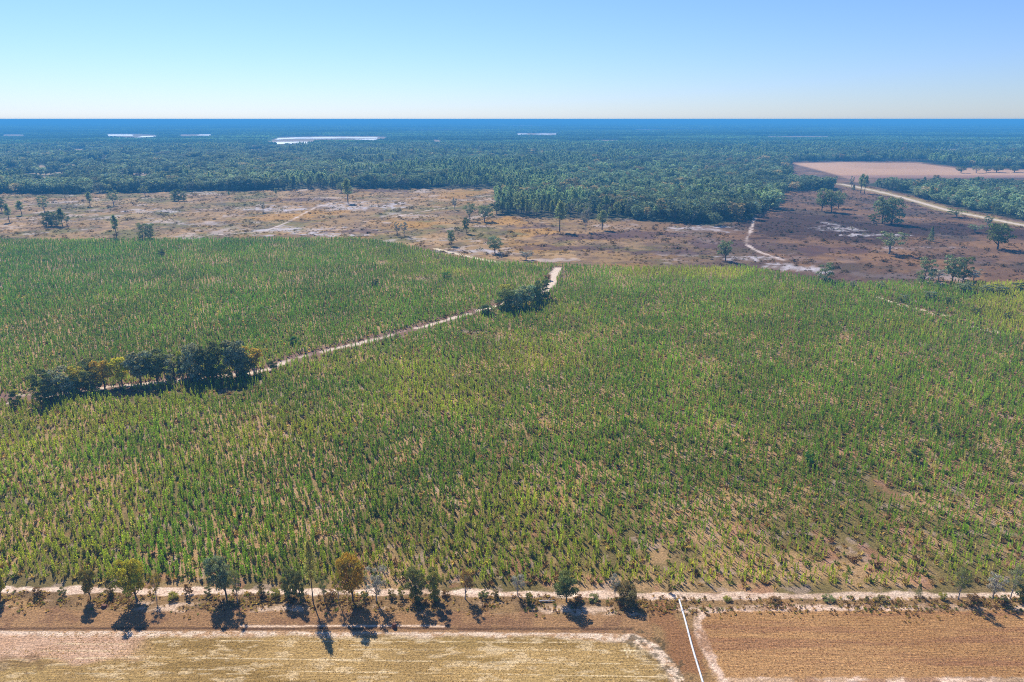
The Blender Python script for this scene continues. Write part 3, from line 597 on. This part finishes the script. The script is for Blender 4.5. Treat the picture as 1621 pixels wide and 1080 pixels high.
for u, vb, vt, w, k_ in VERGE_LIST:
    tree('verge_shrub', u, vb, vt, w, 'shrub', [BROWN * .8, OLIVE * .8, BROWN * .5 + OLIVE * .4, YELLOW * .5 + OLIVE * .3][k_ % 4], 'low scruffy shrub filling the verge between the larger trees and the farm fields', VS, 'shrub', k_ % 4, 900, .7)
HA = 'tree line along the sandy path at left'
for k_, (u, vb, vt, w, kd, c, lab) in enumerate([
 (29, 646, 616, 18, 'shrub', DARK, 'small dark shrub on the sandy path at the left edge'),
 (70, 641, 586, 28, 'hedge', DARK, 'dark tree at the left end of the path tree line'),
 (95, 629, 582, 34, 'hedge', BLUE * .9 + GREY * .1, 'greyish tree second from the left end of the path tree line'),
 (113, 626, 592, 24, 'hedge', GREY * .6 + DARK * .3, 'low grey brown tree between the grey and yellow brown ones'),
 (126, 622, 579, 24, 'hedge', BROWN * .5 + YELLOW * .4, 'yellow brown tree left of the dark gap in the path tree line'),
 (143, 606, 568, 28, 'hedge', DARK, 'dark crown peeking from behind the yellow brown trees'),
 (147, 623, 585, 26, 'hedge', DARK, 'low dark tree in front between two yellow brown crowns'),
 (166, 619, 568, 28, 'oak', ORANGE * .5 + BROWN * .4, 'orange brown tree left of the yellow one in the path tree line'),
 (193, 614, 565, 30, 'oak', YELLOW * .6 + ORANGE * .3, 'yellow orange tree, brightest of the path tree line'),
 (222, 611, 556, 40, 'oak', BLUE * .85, 'broad dark tree right beside the yellow orange one'),
 (250, 608, 557, 38, 'oak', DARK, 'broad dark tree in the middle of the path tree line'),
 (276, 605, 562, 28, 'hedge', BLUE * .85, 'lower dark tree left of the small yellow crown'),
 (296, 600, 553, 22, 'oak', YELLOW * .7, 'small yellow crown wedged among dark trees'),
 (305, 607, 541, 32, 'hedge', BLUE, 'grey topped dark tree behind the small yellow crown'),
 (328, 603, 547, 32, 'hedge', DARK, 'dark tree left of the tallest pair in the path tree line'),
 (350, 603, 539, 32, 'hedge', DARK * .9, 'left of the two tallest dark trees in the path tree line'),
 (375, 598, 536, 36, 'oak', BLUE * .85, 'right of the two tallest dark trees in the path tree line'),
 (386, 600, 560, 26, 'hedge', DARK, 'low dark tree filling the right foot of the tree line'),
 (404, 590, 548, 32, 'sparse', ORANGE * .6 + BROWN * .3, 'rusty orange tree at the right end of the path tree line'),
 (433, 586, 569, 14, 'shrub', DARK, 'little dark bush beside the path past the rusty tree'),
 (468, 545, 532, 16, 'shrub', DGREEN * .7, 'dark bush in the plantation above the path'),
]): tree('hedgerow_tree', u, vb - (4 if k_ < 18 else 0), vt, w * 1.12, kd, c * (np.array((1.35, 1.5, 1.1)) if c[0] > c[1] else np.array((1.2, 1.1, 1.25))), lab, HA, 'tree' if kd != 'shrub' else 'shrub', k_ % 5, 2600, .55)
HB = 'tree clump at the bend of the sandy path'
for k_, (u, vb, vt, w, kd, c, lab) in enumerate([
 (772, 500, 478, 30, 'shrub', DARK, 'round dark tree standing apart at the left of the bend clump'),
 (800, 478, 446, 26, 'oak', YELLOW * .55 + OLIVE * .3, 'yellow green tree behind the bend clump'),
 (800, 494, 455, 30, 'hedge', DARK, 'dark tree at the left end of the bend clump'),
 (815, 491, 453, 34, 'hedge', BLUE * .9, 'bluish dark tree second in the bend clump'),
 (832, 487, 447, 34, 'oak', LIVE, 'greener tree in the middle of the bend clump'),
 (847, 481, 446, 30, 'hedge', DARK, 'dark tree right of the greener one in the bend clump'),
 (860, 475, 438, 28, 'hedge', DARK * .9, 'tall dark tree at the right end of the bend clump'),
 (866, 446, 431, 16, 'shrub', BROWN, 'reddish brown bush where the white path meets the field end'),
 (790, 490, 474, 12, 'shrub', BROWN * .8, 'little reddish bush between the round tree and the clump'),
]): tree('hedgerow_tree', u, vb - 2, vt + 3, w * .88, kd, c * 1.35, lab, HB, 'tree' if kd != 'shrub' else 'shrub', k_ % 5, 2600, .55)

SH = 'shrubs standing among the young pines'
for k_, (u, vb, vt, w, c, lab) in enumerate([
 (1446, 730, 712, 20, DARK * .8, 'round dark shrub among the young pines at right, nearest of its kind'),
 (1479, 684, 671, 12, DARK, 'small dark shrub above the round dark one among the pines'),
 (1280, 735, 716, 18, DGREEN * .8, 'green shrub left of the round dark one among the pines'),
 (1525, 462, 447, 26, LIVE, 'widest blue green shrub at the far right end of the plantation'),
 (1558, 463, 450, 20, LIVE, 'blue green shrub right of the widest one at the plantation end'),
 (1578, 464, 449, 24, BLUE * .8, 'bluish shrub third from the right edge at the plantation end'),
 (1612, 460, 446, 20, DARK, 'dark shrub at the right edge of the plantation end'),
 (1470, 474, 460, 22, LIVE, 'shrub above the little sandy track at right'),
 (1503, 481, 470, 16, DARK, 'dark shrub above the right end of the little sandy track'),
 (1430, 478, 465, 16, LIVE, 'shrub above the left end of the little sandy track'),
 (1545, 500, 487, 14, DARK, 'dark shrub right of the little sandy track'),
 (1592, 507, 494, 12, DARK, 'small dark shrub near the right edge below the plantation end'),
 (1392, 455, 445, 14, LIVE, 'shrub on the plantation edge right of the lone round bush'),
 (1350, 456, 444, 9, BLUE, 'tiny grey green shrub on the plantation edge by the lone round bush'),
 (594, 452, 441, 16, DARK * .9, 'dark shrub in the upper left plantation'),
 (256, 405, 395, 12, DARK, 'small dark shrub far back in the left plantation'),
 (708, 440, 430, 16, DGREEN * .8, 'green shrub in the plantation above the path'),
]): tree('shrub', u, vb, vt, w, 'shrub', c, lab, SH, 'shrub', k_ % 4, 900, .7)

SV = 'trees scattered over the cleared land'
for k_, (u, vb, vt, w, kd, c, lab) in enumerate([
 (3, 336, 312, 16, 'oak', DARK, 'dark tree cut by the left edge on the cleared land'),
 (15, 352, 324, 13, 'pine', BLUE, 'slender tree near the left edge, in front of the dark one'),
 (35, 341, 318, 14, 'pine', BLUE, 'thin pine between the left edge and the dark thicket'),
 (71, 338, 309, 18, 'sparse', BLUE, 'grey green tree standing behind the dark thicket'),
 (74, 358, 336, 15, 'hedge', DARK, 'left end tree of the dark thicket on the cleared land'),
 (82, 358, 334, 15, 'hedge', DARK, 'second tree from the left of the dark thicket'),
 (90, 358, 335, 15, 'hedge', BLUE, 'middle tree of the dark thicket'),
 (99, 358, 330, 14, 'pine', DARK, 'tallest tree of the dark thicket'),
 (107, 357, 337, 12, 'sparse', BLUE, 'right end tree of the dark thicket'),
 (143, 327, 304, 12, 'pine', BLUE, 'slim pine near the wood edge, left of the wider grey tree'),
 (181, 326, 299, 20, 'sparse', BLUE, 'wide grey tree near the wood edge at left'),
 (230, 311, 292, 16, 'sparse', BLUE, 'grey tree almost touching the left wood edge'),
 (276, 318, 301, 12, 'hedge', BLUE, 'left tree of the small clump near the wood edge'),
 (283, 318, 298, 12, 'hedge', DARK, 'middle tree of the small clump near the wood edge'),
 (291, 318, 302, 11, 'hedge', BLUE, 'right tree of the small clump near the wood edge'),
 (185, 376, 341, 14, 'pine', LIVE, 'single tree just behind the left plantation edge'),
 (226, 378, 352, 16, 'hedge', LIVE, 'left of two trees touching behind the plantation edge'),
 (238, 377, 353, 15, 'hedge', LIVE, 'right of two trees touching behind the plantation edge'),
 (363, 312, 303, 5, 'pine', BLUE, 'tiny lone tree left of centre by the wood edge'),
 (417, 337, 317, 8, 'sparse', GREY, 'bare thin tree left of the diagonal sandy lane'),
 (437, 311, 298, 6, 'pine', BLUE, 'small thin tree by the wood edge above the bare thin one'),
 (551, 322, 284, 20, 'pine', LIVE, 'tall pine at the upper end of the diagonal sandy lane'),
 (541, 305, 288, 14, 'oak', BLUE, 'round tree behind the tall pine at the lane end'),
 (629, 374, 350, 11, 'sparse', GREY * .8 + BROWN * .2, 'left of two grey bare trees on the cleared land'),
 (640, 373, 350, 12, 'sparse', GREY * .9, 'right of two grey bare trees on the cleared land'),
 (714, 389, 363, 14, 'oak', LIVE, 'small round tree with a clear shadow left of the leaning dark one'),
 (720, 332, 311, 10, 'sparse', GREY * .8, 'pale thin tree between sandy lane and wood'),
 (743, 350, 320, 18, 'sparse', BLUE, 'open crowned tree left of the flat topped one'),
 (767, 351, 324, 24, 'oak', BLUE, 'flat topped tree left of the wood island'),
 (738, 370, 343, 12, 'oak', DARK, 'narrow dark tree below the open crowned one'),
 (783, 401, 373, 26, 'oak', LIVE, 'broad green tree on pale sand behind the plantation edge'),
 (886, 367, 318, 22, 'pine', LIVE, 'tall pine in front of the wood island'),
 (927, 367, 324, 16, 'sparse', GREY * .8, 'thin grey tree in front of the wood island'),
 (953, 364, 333, 20, 'pine', BLUE, 'pine right of the thin grey one in front of the wood island'),
 (1148, 413, 380, 23, 'oak', LIVE, 'lone tree beside the winding sandy lane'),
 (1231, 328, 304, 24, 'sparse', BLUE, 'grey green tree at the right end of the wood island'),
 (1301, 335, 297, 24, 'oak', LIVE, 'left tree of the three above the dark soil'),
 (1316, 336, 300, 26, 'oak', BLUE, 'middle tree of the three above the dark soil'),
 (1327, 330, 303, 18, 'oak', LIVE, 'right tree of the three above the dark soil'),
 (1305, 445, 414, 28, 'shrub', LIVE, 'lone round bush on the plantation edge by the white sand'),
 (1383, 353, 337, 15, 'shrub', DARK, 'dark bush left of the two big pale trunked trees'),
 (1396, 354, 309, 32, 'oak', BLUE, 'left of the two big pale trunked trees on the dark soil'),
 (1410, 355, 312, 32, 'hedge', LIVE, 'right of the two big pale trunked trees on the dark soil'),
 (1406, 402, 363, 44, 'sparse', BLUE, 'wide open crowned tree on one leaning trunk above the bracken'),
 (1473, 382, 358, 10, 'cone', BLUE, 'narrow upright cedar in the bracken at right'),
 (1514, 344, 330, 28, 'sparse', OLIVE, 'low spreading tree beside the pale road'),
 (1542, 368, 354, 26, 'sparse', BLUE, 'low grey bush left of the dark spreading tree'),
 (1562, 361, 338, 12, 'sparse', LIVE, 'slim tree behind the dark spreading one'),
 (1578, 394, 352, 38, 'oak', DARK, 'dark spreading tree with a long shadow at right'),
 (1462, 446, 407, 26, 'hedge', LIVE, 'left tree of the row above the far right plantation edge'),
 (1485, 444, 424, 22, 'sparse', GREY, 'pale dead bush between trees above the right plantation edge'),
 (1507, 447, 404, 28, 'oak', LIVE, 'fuller green tree of the row above the far right plantation edge'),
 (1524, 443, 405, 24, 'hedge', DARK, 'dark tree at the right end of that short row by the plantation edge'),
 (1540, 444, 425, 24, 'sparse', GREY, 'pale dead bush right of the dark tree by the plantation edge'),
 (1362, 306, 276, 14, 'pine', BLUE, 'left of two tall pines by the pale road'),
 (1368, 307, 278, 12, 'pine', LIVE, 'right of two tall pines by the pale road'),
 (1347, 300, 277, 9, 'sparse', GREY, 'bare thin tree left of the two road pines'),
 (1351, 301, 292, 6, 'cone', DARK, 'small dark cedar by the bend of the pale road'),
 (832, 412, 396, 26, 'sparse', GREY * .8, 'low grey bush behind the middle plantation edge'),
 (1521, 274, 262, 16, 'oak', DARK, 'leftmost tree standing on the pink far field'),
 (1545, 274, 262, 16, 'sparse', BLUE, 'second tree from the left on the pink far field'),
 (1561, 273, 263, 14, 'oak', DARK, 'third tree from the left on the pink far field'),
 (1578, 273, 261, 22, 'oak', DARK, 'broad dark tree on the pink far field'),
 (1606, 273, 262, 18, 'oak', DARK, 'rightmost tree standing on the pink far field'),
]): tree('field_tree', u, vb, vt, w, kd, c, lab, SV, 'tree' if 'bush' not in lab else 'bush', k_ % 3, 1500 if kd != 'sparse' else 1000, .52 if kd != 'sparse' else .5)

# ------------------------------------------------------------------ the woods
def clear_of(x, y, h):
    """False where a tree of height h would stand in, or hide, a clearing"""
    ok = np.ones(len(x), bool)
    for t in (0, .33, .66, 1):
        f_ = 1 + t * (CAM_H / (CAM_H - h) - 1)
        for p in CLEAR: ok &= ~inside(x * f_, y * f_, p) | ((y < 1700) & (fbm(x, y, 14, 3, 86) > .82))
        ok &= ~inside(x * f_, y * f_, PINKFIELD)
    return ok
WK = [('pine', 0), ('pine', 1), ('oak', 0), ('oak', 1), ('hedge', 2), ('sparse', 1), ('pine', 2), ('oak', 2)]
WM = [tree_meshes(300 + i * 7 + len(kd), kd, 380, 1.0 if kd != 'pine' else .8) for kd, i in WK]
n = 90000; wy = np.sqrt(R.uniform(500 ** 2, 2150 ** 2, n)); wx = R.uniform(-1, 1, n) * (.80 * wy + 40)
inw = inside(wx, wy, FOREST) | inside(wx, wy, ROADWOOD); wx, wy = wx[inw], wy[inw]
cell = 5.6; key = np.floor(wx / cell).astype(np.int64) * 100003 + np.floor(wy / cell).astype(np.int64); _, u_ = np.unique(key, return_index=True); wx, wy = wx[u_], wy[u_]
edge = sdist(wx, wy, FOREST)
island = (wx > 0) & (wy < 800)
rw = inside(wx, wy, ROADWOOD)
kindn = fbm(wx, wy, 130, 3, 81)
hh = 12.5 * R.uniform(.75, 1.2, len(wx)) * (.72 + .56 * fbm(wx, wy, 26, 3, 87)) * np.where(rw, .8, 1) * (.85 + .3 * kindn)
sp = fbm(wx, wy, 60, 4, 82)
k = (seg_dist(wx, wy, ROAD) > 9) & ~((fbm(wx * .35, wy, 45, 4, 82) < .27 + .06 * (wx < -250)) & (wy > 860)); k[k] &= clear_of(wx[k], wy[k], 10.0)
wx, wy, hh, island, rw, kindn, edge = [a[k] for a in (wx, wy, hh, island, rw, kindn, edge)]
pinep = np.clip(sstep(.45, .62, kindn) * .85 + .12 + .6 * sstep(1400, 1800, wy) * (wx > -400), 0, .95); pinep = np.where(rw, .12, pinep); pinep = np.where((wx < -300) & (wy < 1500), .15, pinep)
isp = R.random(len(wx)) < pinep
front_pl = island & (edge < 28) & (wx < ground_at(1000, 346)[0]); isp |= front_pl & (R.random(len(wx)) < .85)
pk = np.where(isp, R.choice([0, 1, 6], len(wx)), R.choice([2, 3, 4, 7, 5], len(wx), p=[.28, .28, .2, .16, .08]))
tw = mix(lin(124, 144, 100) + 0 * wx[:, None], lin(96, 116, 92), R.random(len(wx))); tw = mix(tw, lin(118, 142, 98), isp * .7)
tw = tw * (.62 + .7 * fbm(wx * .3, wy, 70, 3, 84))[:, None]; tw = mix(tw, lin(112, 116, 60), (front_pl | (R.random(len(wx)) < .08)) * .6)
au = (R.random(len(wx)) < .03 + .14 * sstep(.6, .8, fbm(wx, wy, 60, 3, 83)) * (wx > -500)) & ~isp
tw = mix(tw, lin(172, 140, 92), au * .75); tw = mix(tw, lin(128, 122, 112), (pk == 5) * .7)
tw = mix(tw, lin(156, 156, 138), .25 + .15 * (wx < -200)) * R.uniform(.6, 1.7, (len(wx), 1)); wid = hh / 10 * np.where(isp, R.uniform(.8, 1.2, len(wx)), R.uniform(.75, 1.25, len(wx)) ** 1.6 * (1.15 + .35 * (wx < -200)))
rt = R.uniform(0, 6.28, len(wx)); zc = wy * cos(PITCH) + CAM_H * sin(PITCH); uu = 810.5 + FOC * wx / zc
# the 300 that show largest: the front ranks of the nearer woods
fe = np.minimum(seg_dist(wx, wy, FOREST_EDGE), np.where(rw, sdist(wx, wy, ROADWOOD), 1e9)) if True else edge
score = np.where((uu > 2) & (uu < 1619), wy + 9.0 * np.clip(np.abs(fe), 0, 400) - 14 * hh, 1e9)
order = np.argsort(score)[:300]; near = np.zeros(len(wx), bool); near[order] = True
proto = {}
for i in order:
    nm = 'pine_tree' if isp[i] else 'broadleaf_tree'
    root = bpy.data.objects.new(nm, None); COL.objects.link(root); root.location = (wx[i], wy[i], 0); root.rotation_euler = (0, 0, rt[i]); root.scale = (wid[i], wid[i], hh[i] / 10)
    cm, tm = WM[pk[i]]; t = [float(c) for c in tw[i]] + [1.0]
    for nn, me in (('trunk', tm), ('crown', cm)): link(nn, me, root)['tint'] = t
    where = 'roadside wood beyond the pale road' if rw[i] else ('wood island in the cleared land' if island[i] else 'long wood edge behind the cleared land')
    what = ('yellow green' if front_pl[i] else 'green') + ' pine' if isp[i] else ('bare grey tree' if pk[i] == 5 else ('rusty autumn tree' if au[i] else 'dark leafy tree'))
    tag(root, '%s in the front ranks of the %s' % (what, where), 'pine tree' if isp[i] else 'tree', '%ss in the front of the %s' % (what, where))
f = ~near
scatter('woodland', np.stack([wx[f], wy[f], 0 * wx[f]], 1), rt[f], np.stack([wid[f], wid[f], hh[f] / 10], 1), pk[f], tw[f], [merged(*m) for m in WM],
        'mixed pine and broadleaf wood stretching back from the cleared land')
CP = [canopy_patch(400 + i) for i in range(5)]
fx, fy_, fs = [], [], []
for y0, y1, st in ((2080, 6000, 52.0), (5950, 22000, 170.0)):
    xs = np.arange(-.84 * y1, .84 * y1, st); ys = np.arange(y0, y1, st); a, b = np.meshgrid(xs, ys); a = a.ravel(); b = b.ravel(); k = abs(a) < .8 * b + 60; a, b = a[k], b[k]
    a = a + R.normal(0, st * .2, len(a)); b = b + R.normal(0, st * .2, len(b)); k = clear_of(a, b, 11.0); k &= clear_of(a, b + 20, 11.0) & ~((fbm(a, b, 500, 3, 91) < .16) & (b > 3000)); a, b = a[k], b[k]
    fx.append(a); fy_.append(b); fs.append(np.full(len(a), st / 52.0))
fx, fy_, fs = map(np.concatenate, (fx, fy_, fs)); nz = fbm(fx, fy_, 420, 4, 92)
tf = mix(lin(108, 132, 96) + 0 * fx[:, None], lin(116, 142, 102), sstep(.4, .65, nz)) * R.uniform(.75, 1.25, (len(fx), 1)) * (.38 + 1.4 * fbm(fx * .22, fy_, 170, 4, 93))[:, None]
scatter('far_woodland', np.stack([fx, fy_, 0 * fx], 1), R.integers(0, 4, len(fx)) * pi / 2, np.stack([fs, fs, 1 + .12 * (fs - 1) + .35 * (nz - .5)], 1), R.integers(0, 5, len(fx)), tf, CP,
        'unbroken forest running to the horizon')

# ------------------------------------------------------------------ small man-made things
x0, y0 = ground_at(1075, 951); x1, y1 = ground_at(1111, 1078); dx, dy = x1 - x0, y1 - y0; L0 = math.hypot(dx, dy); Lp = L0 * 1.25
pr = bpy.data.objects.new('water_pipe', None); COL.objects.link(pr); pr.location = (x0, y0, 0); pr.rotation_euler = (0, 0, math.atan2(dy, dx))
def cyl_mesh(name, pts, rad, mat, sides=14):
    V, F = tube(pts, rad, sides); n0 = sides; F = F + [tuple(range(n0))[::-1], tuple(range(len(V) - n0, len(V)))]
    return make_mesh(name, V, F, mat, smooth=False)
link('pipe_run', cyl_mesh('pipe_run', [(0, 0, .17)] + [(Lp * t, .05 * sin(t * 9), .17) for t in np.linspace(.05, 1, 12)], [.16] * 13, M_PIPE), pr)
cpm = cyl_mesh('coupling', [(-.16, 0, .17), (-.13, 0, .17), (.13, 0, .17), (.16, 0, .17)], [.165, .19, .19, .165], M_COUPL)
for k_ in range(4): link('coupling', cpm, pr, (Lp * (k_ + .5) / 4, 0, 0))
tag(pr, 'long straight white pipe lying on the ground between the two farm fields', 'pipe')

lx, ly = ground_at(865, 953); lg = bpy.data.objects.new('fallen_log', None); COL.objects.link(lg); lg.location = (lx, ly, 0); lg.rotation_euler = (0, 0, .05)
link('log_trunk', cyl_mesh('log_trunk', [(-1.3, 0, .2), (-.5, .05, .23), (.4, -.04, .21), (1.4, .05, .18)], [.15, .13, .11, .07], M_WOOD, 9), lg)
link('broken_branch', cyl_mesh('broken_branch', [(.3, 0, .25), (.6, .25, .5), (.75, .3, .75)], [.07, .05, .02], M_WOOD, 6), lg)
tag(lg, 'pale grey fallen log lying in the grassy verge below the sandy track', 'log')
sx, sy = ground_at(624, 993)
st_ = link('tree_stump', make_mesh('tree_stump', *(lambda q: (q[0], q[1] + [tuple(range(len(q[0]) - 9, len(q[0])))]))(tube([(0, 0, 0), (0, 0, .12), (.02, 0, .5), (.03, .02, .7)], [.52, .38, .33, .3], 9)), M_STUMP), loc=(sx, sy, 0))
tag(st_, 'small dark brown stump at the pale furrow above the stubble field', 'stump')
sx, sy = ground_at(165, 961)
st_ = link('tree_stump', make_mesh('tree_stump', *(lambda q: (q[0], q[1] + [tuple(range(len(q[0]) - 9, len(q[0])))]))(tube([(0, 0, 0), (0, 0, .1), (.02, 0, .3), (.05, .02, .42)], [.62, .5, .42, .36], 9)), M_STUMP), loc=(sx, sy, 0))
tag(st_, 'low dark stump right of the shadow of the small olive tree', 'stump')

def house(u, v, w, label, flip=0):
    x, y = ground_at(u, v); L_ = metres(y, w); W_ = 11.0; h = 9.5; e = 6.2
    root = bpy.data.objects.new('farm_building', None); COL.objects.link(root); root.location = (x, y, 0); root.rotation_euler = (0, 0, flip)
    a, b = L_ / 2, W_ / 2
    V = [(-a, -b, 0), (a, -b, 0), (a, b, 0), (-a, b, 0), (-a, -b, e), (a, -b, e), (a, b, e), (-a, b, e), (-a, 0, h), (a, 0, h)]
    F = [(0, 1, 5, 4), (1, 2, 6, 9, 5), (2, 3, 7, 6), (3, 0, 4, 8, 7)]
    link('wall', make_mesh('wall', V, F, M_WALL), root)
    o = .6; zz = e - .15; t = .2
    V = [(-a - o, -b - o, zz), (a + o, -b - o, zz), (a + o, 0, h + .1), (-a - o, 0, h + .1), (-a - o, b + o, zz), (a + o, b + o, zz)]
    V += [(p[0], p[1], p[2] + t) for p in V]
    F = [(0, 3, 2, 1), (3, 4, 5, 2), (6, 7, 8, 9), (9, 8, 11, 10), (0, 1, 7, 6), (4, 10, 11, 5), (0, 6, 9, 3), (3, 9, 10, 4), (1, 2, 8, 7), (2, 5, 11, 8)]
    link('roof', make_mesh('roof', V, F, M_STEEL), root)
    return tag(root, label, 'farm building', 'pale roofed buildings in the woods')
house(290, 266, 9, 'leftmost pale roofed building among the trees, left of centre')
house(652, 270, 11, 'long pale roofed building in the wood nearest the picture centre')
house(587, 274, 6, 'small pale roofed building left of the long one in the wood')
house(932, 256, 11, 'long pale roofed building deep in the wood right of centre')
house(1054, 262, 6, 'small pale roofed building right of the far long one')

# ------------------------------------------------------------------ the air
def haze():
    m, N, L, out = new_mat('haze'); v = N.new('ShaderNodeVolumePrincipled'); v.inputs['Color'].default_value = (.11, .49, .90, 1); v.inputs['Density'].default_value = 2.9e-4; v.inputs['Anisotropy'].default_value = 0.0
    L.new(v.outputs[0], out.inputs['Volume'])
    a, y0_, y1_, z0, z1 = 150000, -700, 62000, -1.0, 81.0
    V = [(-a, y0_, z0), (a, y0_, z0), (a, y1_, z0), (-a, y1_, z0), (-a, y0_, z1), (a, y0_, z1), (a, y1_, z1), (-a, y1_, z1)]
    F = [(0, 3, 2, 1), (4, 5, 6, 7), (0, 1, 5, 4), (1, 2, 6, 5), (2, 3, 7, 6), (3, 0, 4, 7)]
    tag(link('haze', make_mesh('haze', V, F, m)), kind='stuff')
haze()
